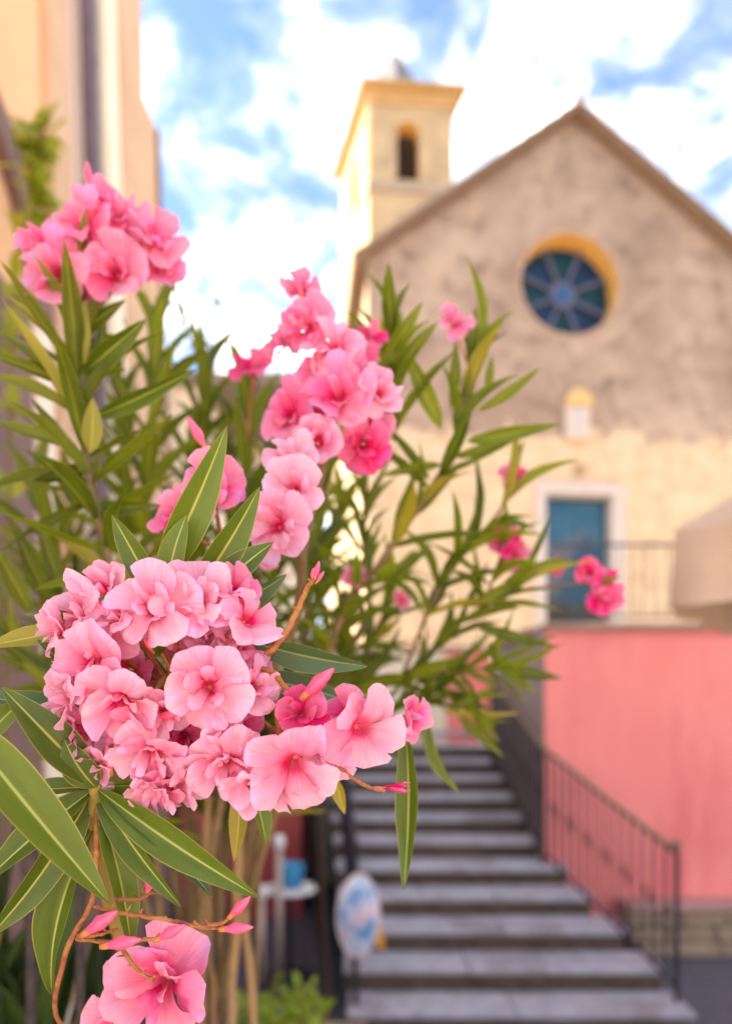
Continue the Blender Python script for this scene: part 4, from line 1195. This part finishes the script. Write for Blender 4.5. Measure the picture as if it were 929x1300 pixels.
# single leaves that the eye picks out
for a_, b_, w_, d0, d1, ro, kd, va in (
        ((196, 745), (288, 541), 56, .425, .415, 12, 'near', 0), ((212, 752), (238, 652), 40, .418, .412, -20, 'near', 1), ((236, 768), (330, 618), 50, .425, .420, 20, 'near', 0),
        ((255, 778), (348, 688), 48, .43, .425, -25, 'near', 1), ((285, 772), (364, 729), 30, .435, .43, 40, 'blue', 0), ((200, 760), (142, 653), 40, .43, .42, -15, 'near', 0),
        ((120, 800), (30, 780), 15, .43, .42, 50, 'near', 1), ((95, 800), (-22, 822), 30, .44, .43, 25, 'yel', 1), ((108, 905), (48, 812), 34, .435, .43, 35, 'near', 2),
        ((110, 908), (-30, 884), 34, .44, .42, 20, 'blue', 0), ((122, 995), (2, 872), 62, .415, .385, 18, 'near', 1), ((-60, 905), (140, 1148), 74, .360, .385, -12, 'near', 0),
        ((122, 1000), (82, 938), 50, .412, .398, -15, 'near', 1), ((126, 1003), (330, 1140), 54, .415, .405, 14, 'near', 0), ((126, 1003), (272, 1142), 40, .420, .412, -28, 'blue', 1),
        ((124, 1005), (231, 1152), 34, .425, .42, 30, 'near', 0), ((120, 1003), (168, 1215), 42, .43, .44, -20, 'near', 1), ((118, 1003), (-25, 1125), 46, .42, .40, 22, 'near', 0),
        ((116, 1008), (-18, 1195), 46, .43, .42, -22, 'near', 1), ((118, 1050), (66, 1262), 46, .44, .45, 28, 'near', 2), ((124, 998), (236, 986), 24, .42, .405, 45, 'near', 0),
        ((120, 1000), (14, 1008), 26, .42, .42, 40, 'near', 1), ((320, 815), (467, 846), 42, .43, .425, 25, 'blue', 0), ((318, 862), (440, 890), 36, .46, .47, -20, 'blue', 1),
        ((326, 845), (354, 884), 14, .42, .42, 30, 'near', 0), ((302, 1000), (297, 1094), 28, .45, .45, 10, 'yel', 3), ((322, 1000), (338, 1074), 26, .46, .46, -30, 'near', 2),
        ((424, 985), (438, 1034), 20, .47, .47, 20, 'yel', 1), ((515, 925), (512, 1130), 34, .50, .49, 15, 'near', 3), ((545, 920), (584, 1006), 18, .60, .60, 40, 'near', 2),
        ((130, 1040), (195, 1095), 26, .435, .43, -30, 'near', 1), ((30, 890), (-30, 960), 34, .40, .39, 15, 'near', 2), ((250, 905), (330, 955), 30, .45, .45, 0, 'near', 0),
        ((215, 880), (260, 830), 40, .45, .45, 10, 'near', 0), ((215, 880), (175, 820), 40, .455, .45, -10, 'near', 1), ((160, 930), (250, 925), 36, .45, .45, 10, 'near', 1),
        ((135, 990), (60, 920), 36, .44, .45, 10, 'near', 1), ((205, 890), (300, 855), 36, .455, .45, 12, 'blue', 1)):
    leaf_px(A_, a_, b_, w_, d0, d1, ro, kd, va)

# lower truss with buds and one open flower
stem_px(A_, [(110, 1340, 0.60), (72, 1290, 0.47), (80, 1225, 0.425), (92, 1190, 0.415), (115, 1150, 0.41), (122, 1110, 0.42), (124, 1020, 0.425)], 0.0015, 0.0019, M_RSTEM)
LT = P(98, 1192, 0.412)
for pp in ([(98, 1192, .412), (150, 1196, .405), (190, 1192, .40), (222, 1186, .40)], [(118, 1150, .412), (160, 1160, .405), (205, 1166, .402), (250, 1176, .40), (285, 1178, .40)],
           [(250, 1176, .40), (280, 1172, .398), (294, 1162, .398)], [(100, 1188, .412), (125, 1186, .405), (150, 1180, .405)], [(150, 1196, .405), (170, 1225, .415), (195, 1245, .43)],
           [(150, 1142, .42), (175, 1142, .425), (195, 1132, .43)]):
    o_, pts_ = stalk(A_, [P(*p) for p in pp], 0.0015, 0.0010, M_RSTEM, wob=0.0005)
    for p in pts_[1:-1:2]:
        dv = Vector((rnd.uniform(-1, 1), rnd.uniform(-.6, .2), rnd.uniform(-.2, 1))).normalized()
        stalk(A_, [p, p + dv * rnd.uniform(0.003, 0.006)], 0.0009, 0.0004, M_RSTEM)
for a_, b_, d in (((104, 1188), (150, 1156), .405), ((128, 1202), (180, 1192), .402), ((196, 1194), (236, 1174), .40), ((290, 1166), (318, 1138), .398), ((278, 1180), (322, 1177), .398),
                  ((186, 1138), (194, 1106), .43)):
    put_bud(A_, P(*a_, d), P(*b_, d - 0.004), 1.15)
put_flower(A_, P(203, 1250, 0.43), 74 / F * 0.435, cf(-0.15, 0.05), 'mid', 3)
put_flower(A_, P(150, 1292, 0.45), 42 / F * 0.45, cf(-0.5, -0.5), 'mid', 2)

# tan canes of the near bush
for i, (px, d, w_) in enumerate(((259, 1.05, 9), (272, 1.12, 8), (300, 1.02, 10), (316, 1.08, 8), (240, 1.2, 6))):
    top = 930 + (i * 37) % 60
    j = lambda a_: rnd.uniform(-a_, a_)
    stalk(A_, [Vector((P(px, 1300, d).x + j(.03), d, BZ - 0.02)), P(px + j(6), 1420, d), P(px + j(6), 1250, d + j(.02)), P(px + j(10), 1100, d), P(px + j(26), top, d + j(.05))], w_ / F * d * 0.75, w_ / F * d * 0.5, M_CANE, 'cane', 9, wob=0.003)

# ------------------------------------------------------------------ oleander B: at the left, by the peach house
B_ = empty('oleander_bush', (P(150, 1200, 1.15).x, 1.15, BZ))
tag(B_, 'tall oleander bush with a deep pink flower head against the peach house', 'oleander')
DB = 0.64
sB = stem_px(B_, [(170, 1300, 1.05), (165, 1000, 0.85), (150, 760, 0.68), (120, 640, DB), (104, 540, DB), (98, 470, DB), (100, 392, DB)], 0.0046, 0.0024, M_TWIG)
branch_leaves(B_, sB[8:], 0.1, 0.030, 0.105, 0.0175, 'far', droop=0.1)
for a_, b_, w_, d0, d1, ro, kd, va in (
        ((118, 520), (-20, 410), 17, .64, .60, 30, 'far', 1), ((112, 500), (-25, 445), 20, .64, .60, 20, 'far', 0), ((100, 530), (-20, 478), 18, .64, .62, 35, 'far', 2),
        ((105, 575), (-30, 532), 17, .64, .62, 30, 'far', 1), ((115, 605), (40, 505), 18, .65, .63, 0, 'far', 0), ((112, 610), (-30, 628), 16, .65, .62, 40, 'far', 2),
        ((120, 620), (30, 570), 18, .66, .64, 10, 'far', 1), ((120, 590), (42, 610), 24, .66, .62, 20, 'far', 3), ((92, 470), (0, 330), 18, .64, .60, 15, 'far', 0),
        ((90, 450), (10, 375), 14, .64, .62, 20, 'yel', 1), ((110, 470), (186, 405), 34, .64, .60, 15, 'near', 1), ((118, 530), (250, 468), 26, .64, .60, 10, 'near', 0),
        ((120, 500), (135, 400), 22, .65, .64, -20, 'far', 0), ((100, 470), (108, 380), 26, .64, .62, 10, 'yel', 1), ((115, 575), (118, 505), 30, .62, .61, 0, 'yel', 0),
        ((130, 600), (190, 545), 24, .66, .64, 0, 'far', 2), ((128, 640), (200, 640), 22, .66, .64, 10, 'far', 2), ((120, 640), (0, 700), 14, .66, .60, 30, 'far', 1),
        ((90, 420), (70, 300), 18, .65, .64, 20, 'yel', 0), ((60, 760), (10, 650), 26, .75, .70, 15, 'far', 1), ((40, 780), (-10, 690), 30, .70, .66, 0, 'far', 0),
        ((75, 740), (50, 670), 24, .72, .70, 0, 'far', 0), ((98, 470), (160, 470), 26, .66, .64, 20, 'far', 3), ((95, 430), (160, 380), 22, .66, .64, 0, 'far', 1)):
    leaf_px(B_, a_, b_, w_, d0, d1, ro, kd, va)
HB = P(118, 372, DB + 0.01)
for px, py, rp, d, (fx, fy), c_, wh in ((104, 282, 46, .62, (-.1, .2), 'mid', 2), (72, 345, 52, .62, (-.2, -.1), 'mid', 2), (148, 345, 46, .62, (.15, -.25), 'mid', 2), (112, 325, 42, .635, (0, 0), 'hot', 2),
                                        (50, 308, 36, .64, (-.6, .3), 'mid', 2), (150, 268, 42, .63, (.3, .4), 'mid', 2), (198, 302, 42, .63, (.7, .3), 'mid', 2), (205, 335, 36, .64, (.8, -.2), 'mid', 2),
                                        (128, 250, 30, .65, (.1, .6), 'mid', 2), (168, 310, 32, .65, (.3, 0), 'hot', 2), (95, 355, 40, .64, (-.1, -.4), 'mid', 1)):
    c0 = P(px, py, d); R_f = rp / F * d * 0.90; fc = cf(fx, fy)
    put_flower(B_, c0, R_f, fc, c_, wh)
    stalk(B_, [HB, HB.lerp(c0 - fc.normalized() * R_f, .5) + Vector((0, .004, 0)), c0 - fc.normalized() * R_f * 1.0], 0.0018, 0.0012, M_RSTEM)
stalk(B_, [HB, P(114, 260, .65), P(113, 235, .65)], 0.0016, 0.001, M_RSTEM)
put_bud(B_, P(113, 240, .65), P(111, 204, .65), 0.9)
fill_B = [
    [(200, 1250, 1.2), (150, 950, 1.2), (110, 800, 1.15), (90, 640, 1.15)], [(210, 1250, 1.3), (210, 950, 1.3), (230, 800, 1.25), (240, 640, 1.2)],
    [(190, 1200, 1.15), (190, 800, 1.0), (185, 620, .95), (200, 430, .95)], [(220, 1250, 1.2), (230, 850, 1.1), (250, 640, 1.05), (262, 480, 1.05)],
    [(180, 1200, 1.2), (120, 900, 1.1), (80, 760, 1.0), (50, 600, 1.0)], [(230, 1250, 1.25), (200, 900, 1.2), (165, 700, 1.15), (150, 480, 1.15)],
    [(240, 1250, 1.15), (280, 850, 1.05), (310, 620, 1.0), (318, 500, .98)], [(200, 1200, 1.2), (260, 950, 1.2), (300, 760, 1.2), (290, 560, 1.2)],
    [(170, 1250, 1.0), (120, 1100, .9), (60, 950, .85), (20, 820, .85)], [(230, 1250, 1.2), (180, 1000, 1.1), (100, 880, 1.1), (60, 740, 1.1)]]
for pp in fill_B:
    stem_px(B_, pp, 0.005, 0.0022, start=0.42, spacing=0.036, length=0.135, width=0.021, kind='far', skip=0.06)
for px, py, rp, d, c_ in ((320, 466, 30, .80, 'hot'), (250, 555, 20, .7, 'hot')):
    if c_ == 'hot' and py < 500:
        put_flower(B_, P(px, py, d), rp / F * d, cf(0.1, 0.5), 'hot', 1)
        stalk(B_, [P(314, 560, .85), P(318, 510, .82), P(320, 480, d + .01)], 0.002, 0.0014, M_RSTEM)
put_bud(B_, P(264, 574, .52), P(238, 528, .52), 0.9)
stalk(B_, [P(275, 640, .55), P(268, 600, .53), P(264, 574, .52)], 0.0016, 0.0012, M_RSTEM)
for pp in ([(262, 480, 1.05), (240, 430, 1.05), (232, 395, 1.05)], [(262, 480, 1.05), (268, 430, 1.05), (275, 390, 1.05)], [(240, 430, 1.05), (225, 380, 1.05), (222, 340, 1.05)]):
    stem_px(B_, pp, 0.0016, 0.0008, start=0.3, spacing=0.016, length=0.022, width=0.007, kind='far', per=2, yel=0)

# ------------------------------------------------------------------ oleander C: reaching to the right, before the church
C_ = empty('oleander_bush', (P(370, 1200, 1.3).x, 1.3, BZ))
tag(C_, 'spreading oleander bush with a column of pink flowers, branches reaching before the church', 'oleander')
FC = [(382, 368, 27, .62, (-.1, .3), 'mid', 2), (392, 412, 40, .60, (-.1, .2), 'mid', 2), (425, 440, 44, .59, (.1, .2), 'pale', 2), (362, 432, 30, .63, (-.5, .2), 'mid', 2),
      (432, 502, 52, .56, (.05, .05), 'mid', 2), (484, 498, 40, .57, (.6, .1), 'pale', 2), (366, 525, 44, .58, (-.3, -.1), 'mid', 2), (462, 565, 40, .57, (.3, -.5), 'hot', 2),
      (405, 558, 36, .55, (.1, -.1), 'pale', 2), (372, 582, 38, .53, (0, .3), 'pale', 2), (374, 620, 46, .50, (.05, .1), 'pale', 2), (352, 668, 50, .49, (-.05, -.2), 'pale', 2),
      (410, 480, 40, .60, (0, 0), 'mid', 2), (400, 530, 38, .60, (-.1, -.2), 'mid', 2), (470, 535, 34, .60, (.5, -.3), 'mid', 2), (440, 470, 36, .62, (.3, .3), 'mid', 1),
      (470, 425, 26, .68, (.3, .5), 'hot', 1), (458, 462, 26, .66, (.5, .1), 'hot', 1), (272, 615, 46, .50, (.15, .1), 'mid', 2), (222, 652, 36, .51, (-.4, 0), 'mid', 2),
      (578, 408, 26, .75, (.1, .4), 'mid', 2), (648, 608, 22, .85, (.3, .2), 'hot', 1), (640, 690, 26, .85, (.1, .1), 'hot', 2), (650, 705, 22, .85, (.3, -.3), 'hot', 2), (705, 720, 14, .9, (0, 0), 'hot', 1),
      (748, 726, 24, .85, (0, .2), 'hot', 2), (766, 742, 24, .85, (.3, 0), 'hot', 2), (768, 762, 24, .85, (.1, -.4), 'hot', 2), (450, 732, 18, .85, (.2, 0), 'mid', 1), (510, 762, 14, .9, (.2, 0), 'mid', 1), (340, 706, 20, .55, (0, -.3), 'mid', 1)]
sC = stem_px(C_, [(360, 1300, 1.1), (365, 1000, .85), (370, 800, .66), (385, 690, .58), (410, 590, .58), (425, 500, .60), (410, 430, .62), (388, 385, .63)], 0.006, 0.0022, M_TWIG)
for px, py, rp, d, (fx, fy), c_, wh in FC:
    c0 = P(px, py, d); R_f = rp / F * d * 0.90; fc = cf(fx, fy)
    put_flower(C_, c0, R_f, fc, c_, wh)
    if px < 500 and py < 690 and px > 330:
        base = c0 - fc.normalized() * R_f
        q = min(sC, key=lambda s_: (s_ - base).length)
        stalk(C_, [q, q.lerp(base, .5) + Vector((0, .003, .002)), base], 0.0018, 0.0011, M_RSTEM)
put_bud(C_, P(384, 378, .61), P(376, 350, .61), 0.9)
stem_px(C_, [(300, 760, .62), (285, 700, .55), (275, 650, .53), (272, 625, .52)], 0.002, 0.0014, M_RSTEM)
stem_px(C_, [(285, 700, .55), (245, 680, .54), (228, 660, .53)], 0.0016, 0.0012, M_RSTEM)
KW_ = dict(spacing=0.043, length=0.115, width=0.0175, kind='far', ang=(34, 62), droop=0.18)
# the big branch to the upper right
s1 = stem_px(C_, [(420, 1300, 1.2), (420, 820, .90), (480, 720, .84), (540, 630, .80), (572, 575, .78), (598, 470, .76)], 0.0062, 0.0024, M_TWIG, start=0.66, **KW_)
for a_, b_, w_, d0, d1, ro, kd, va in (
        ((592, 560), (712, 538), 22, .77, .74, 10, 'far', 1), ((605, 522), (686, 466), 16, .77, .75, 20, 'far', 0), ((575, 580), (652, 557), 16, .78, .76, 10, 'far', 0),
        ((560, 545), (512, 440), 28, .78, .75, 10, 'far', 1), ((572, 520), (578, 430), 17, .78, .76, 15, 'far', 0), ((595, 500), (606, 415), 20, .77, .76, 0, 'far', 0),
        ((480, 470), (537, 382), 24, .74, .72, 10, 'far', 1), ((500, 480), (556, 408), 22, .75, .72, -15, 'far', 1), ((490, 470), (480, 400), 20, .75, .73, 0, 'yel', 0),
        ((470, 440), (440, 395), 16, .72, .70, 10, 'far', 2), ((618, 500), (624, 450), 14, .77, .76, 10, 'far', 1), ((560, 590), (480, 605), 16, .79, .77, 10, 'far', 0),
        ((545, 622), (468, 560), 14, .80, .78, 10, 'far', 2), ((545, 610), (490, 540), 14, .8, .78, 10, 'far', 0)):
    leaf_px(C_, a_, b_, w_, d0, d1, ro, kd, va)
stem_px(C_, [(500, 560, .80), (500, 500, .76), (498, 440, .74)], 0.002, 0.0014, M_GSTEM, start=0.1, spacing=0.03, length=0.10, width=0.018, kind='far', ang=(20, 50))
stem_px(C_, [(598, 470, .76), (585, 440, .75), (579, 418, .75)], 0.0016, 0.0012, M_RSTEM)
# lower branches to the right
stem_px(C_, [(415, 1300, 1.2), (450, 950, .98), (510, 860, .92), (570, 800, .90), (630, 760, .88), (668, 730, .87)], 0.0052, 0.0018, M_TWIG, start=0.60, **KW_)
stem_px(C_, [(510, 860, .92), (560, 740, .88), (600, 690, .86), (640, 640, .85), (648, 612, .85)], 0.003, 0.0012, M_TWIG, start=0.30, **KW_)
stem_px(C_, [(570, 800, .90), (610, 770, .88), (632, 715, .86), (640, 696, .86)], 0.0022, 0.0012, M_TWIG, start=0.4, spacing=0.03, length=0.09, width=0.015, kind='far')
stem_px(C_, [(630, 760, .88), (690, 745, .87), (720, 742, .86), (752, 742, .86)], 0.0014, 0.0010, M_TWIG, start=0.85, spacing=0.06, length=0.05, width=0.009, kind='far')
stem_px(C_, [(405, 1300, 1.2), (440, 1000, 1.0), (500, 900, .96), (560, 880, .92), (600, 905, .90)], 0.0042, 0.0016, M_TWIG, start=0.58, spacing=0.032, length=0.10, width=0.0145, kind='far')
stem_px(C_, [(500, 900, .96), (540, 860, .93), (590, 850, .90), (640, 850, .88)], 0.0026, 0.0014, M_TWIG, start=0.3, spacing=0.028, length=0.10, width=0.015, kind='far')
for a_, b_, w_, d0, d1, ro, kd, va in (((600, 790), (710, 822), 18, .88, .85, 20, 'far', 1), ((620, 815), (672, 880), 18, .88, .86, 10, 'far', 2), ((590, 770), (684, 728), 20, .88, .85, 10, 'far', 1),
                                       ((580, 905), (640, 962), 14, .9, .88, 10, 'far', 1), ((560, 900), (660, 905), 11, .9, .88, 30, 'yel', 0), ((570, 900), (630, 870), 14, .9, .88, 10, 'far', 0),
                                       ((540, 905), (550, 980), 14, .9, .88, 20, 'far', 1), ((530, 900), (500, 960), 13, .9, .9, 10, 'far', 0)):
    leaf_px(C_, a_, b_, w_, d0, d1, ro, kd, va)
stem_px(C_, [(395, 1300, 1.25), (440, 1000, 1.05), (458, 800, .95), (462, 700, .92), (462, 600, .90)], 0.0045, 0.0018, M_TWIG, start=0.45, spacing=0.034, length=0.105, width=0.0135, kind='far', ang=(50, 80))
for pp in ([(370, 1300, 1.3), (380, 1000, 1.2), (390, 850, 1.15), (400, 690, 1.1), (420, 560, 1.1)],
           [(360, 1300, 1.3), (345, 1000, 1.15), (340, 850, 1.1), (345, 700, 1.05), (350, 560, 1.05)],
           [(370, 1300, 1.25), (350, 960, 1.2), (320, 820, 1.2), (300, 690, 1.2)], [(370, 1300, 1.3), (400, 960, 1.2), (430, 880, 1.2), (410, 760, 1.2), (430, 650, 1.2)], [(370, 1300, 1.2), (350, 960, 1.1), (370, 860, 1.05), (395, 740, 1.0), (390, 640, 1.0)],
           [(380, 1300, 1.2), (380, 960, 1.1), (430, 880, 1.1), (470, 820, 1.05), (500, 740, 1.0)]):
    stem_px(C_, pp, 0.005, 0.002, start=0.40, spacing=0.034, length=0.125, width=0.0185, kind='far', skip=0.05, ang=(40, 72))

# ------------------------------------------------------------------ vine on the house, sword plant, herb
V_ = empty('climbing_vine', (-1.5, 2.6, 0))
tag(V_, 'sparse yellow green climbing vine on the peach house wall', 'vine')
vp = [Vector((-1.46, 2.75, 0.02)), Vector((-1.50, 2.85, 2.2)), P(20, 360, 2.95), P(45, 240, 3.0), P(25, 190, 3.0), P(60, 170, 3.05)]
_, vs_ = stalk(V_, vp, 0.012, 0.004, M_TWIG, 'stem', 7)
for p in vs_[6:]:
    for k in range(5):
        d = Vector((rnd.uniform(-.3, 1), rnd.uniform(-1, .6), rnd.uniform(-.9, .8))).normalized()
        put_leaf(V_, p + d * 0.02, p + d * rnd.uniform(0.09, 0.17), rnd.uniform(0.05, 0.08), Vector((rnd.uniform(-.2, 1), -1, .6)), 'vine')

S_ = empty('sword_leaf_plant', (P(10, 1200, 1.0).x, 0.98, BZ))
tag(S_, 'dark sword leaved plant behind the fence bars', 'plant')
for k in range(54):
    a_ = rnd.uniform(0, 6.28); t = rnd.uniform(0.10, 0.62)
    d = Vector((math.cos(a_) * t * (0.45 if math.cos(a_) > 0 else 1.0), math.sin(a_) * t * 0.6, 1.0)).normalized()
    L = rnd.uniform(0.60, 1.0)
    p0 = S_.location + Vector((rnd.uniform(-.06, .06), rnd.uniform(-.05, .05), 0))
    put_leaf(S_, p0, p0 + d * L, rnd.uniform(0.045, 0.065), Vector((-d.x, -d.y, 0.3)), 'sword')
m = MB(); m.tube([(0, 0, -0.03), (0, 0, 0.12)], [0.05, 0.03], 10); m.build('crown', M_TWIG, S_, smooth=True)

H_ = empty('herb_bush', (P(362, 1300, 2.0).x, 2.0, BZ - 0.005))
H_.location.z = BZ
tag(H_, 'bright lime green leafy herb in front of the street', 'herb')
hz = P(362, 1262, 2.0).z - BZ
for k in range(26):
    a_ = rnd.uniform(0, 6.28); rr_ = 0.16 * math.sqrt(rnd.random())
    top = Vector((rr_ * math.cos(a_), rr_ * math.sin(a_), hz * rnd.uniform(0.72, 1.05)))
    m = MB(); m.tube([(top.x * 0.2, top.y * 0.2, 0), (top.x * 0.7, top.y * 0.7, top.z * 0.5), tuple(top)], 0.003, 5); m.build('stem', M_GSTEM, H_)
    for q in range(11):
        f_ = 0.35 + 0.65 * q / 10
        p = H_.location + Vector((top.x * f_, top.y * f_, top.z * f_))
        d = Vector((rnd.uniform(-1, 1), rnd.uniform(-1, 1), rnd.uniform(0, 0.9))).normalized()
        put_leaf(H_, p, p + d * rnd.uniform(0.03, 0.05), rnd.uniform(0.018, 0.026), Vector((0, -0.3, 1)), 'herb')

# ------------------------------------------------------------------ keep the 300 largest leaves of each bush as parts, the rest as one foliage part
def gather_far_leaves(sh, keep=300):
    lv = [o for o in sh.children if o.name.startswith('leaf')]
    def size(o):
        y = o.matrix_basis.translation.y + sh.location.y
        return o.matrix_basis.to_scale().y / max(0.2, y)
    lv.sort(key=size, reverse=True)
    rest = lv[keep:]
    if not rest: return
    vs, fs, uvs, mi, mats = [], [], [], [], []
    for o in rest:
        me = o.data
        b0 = len(vs)
        vs += [tuple(o.matrix_basis @ v.co) for v in me.vertices]
        mt = me.materials[0]
        if mt not in mats: mats.append(mt)
        ul = me.uv_layers[0].data
        for p in me.polygons:
            fs.append(tuple(b0 + i for i in p.vertices))
            uvs += [tuple(ul[i].uv) for i in p.loop_indices]
            mi.append(mats.index(mt))
        bpy.data.objects.remove(o)
    me = bpy.data.meshes.new('foliage')
    me.from_pydata(vs, [], fs)
    ly = me.uv_layers.new(name='UVMap')
    for i, u in enumerate(uvs): ly.data[i].uv = u
    for m_ in mats: me.materials.append(m_)
    for p, i in zip(me.polygons, mi): p.material_index = i
    me.shade_smooth()
    me.update()
    o = link('foliage', me, sh)
    o['kind'] = 'stuff'
for sh_ in (A_, B_, C_):
    gather_far_leaves(sh_)
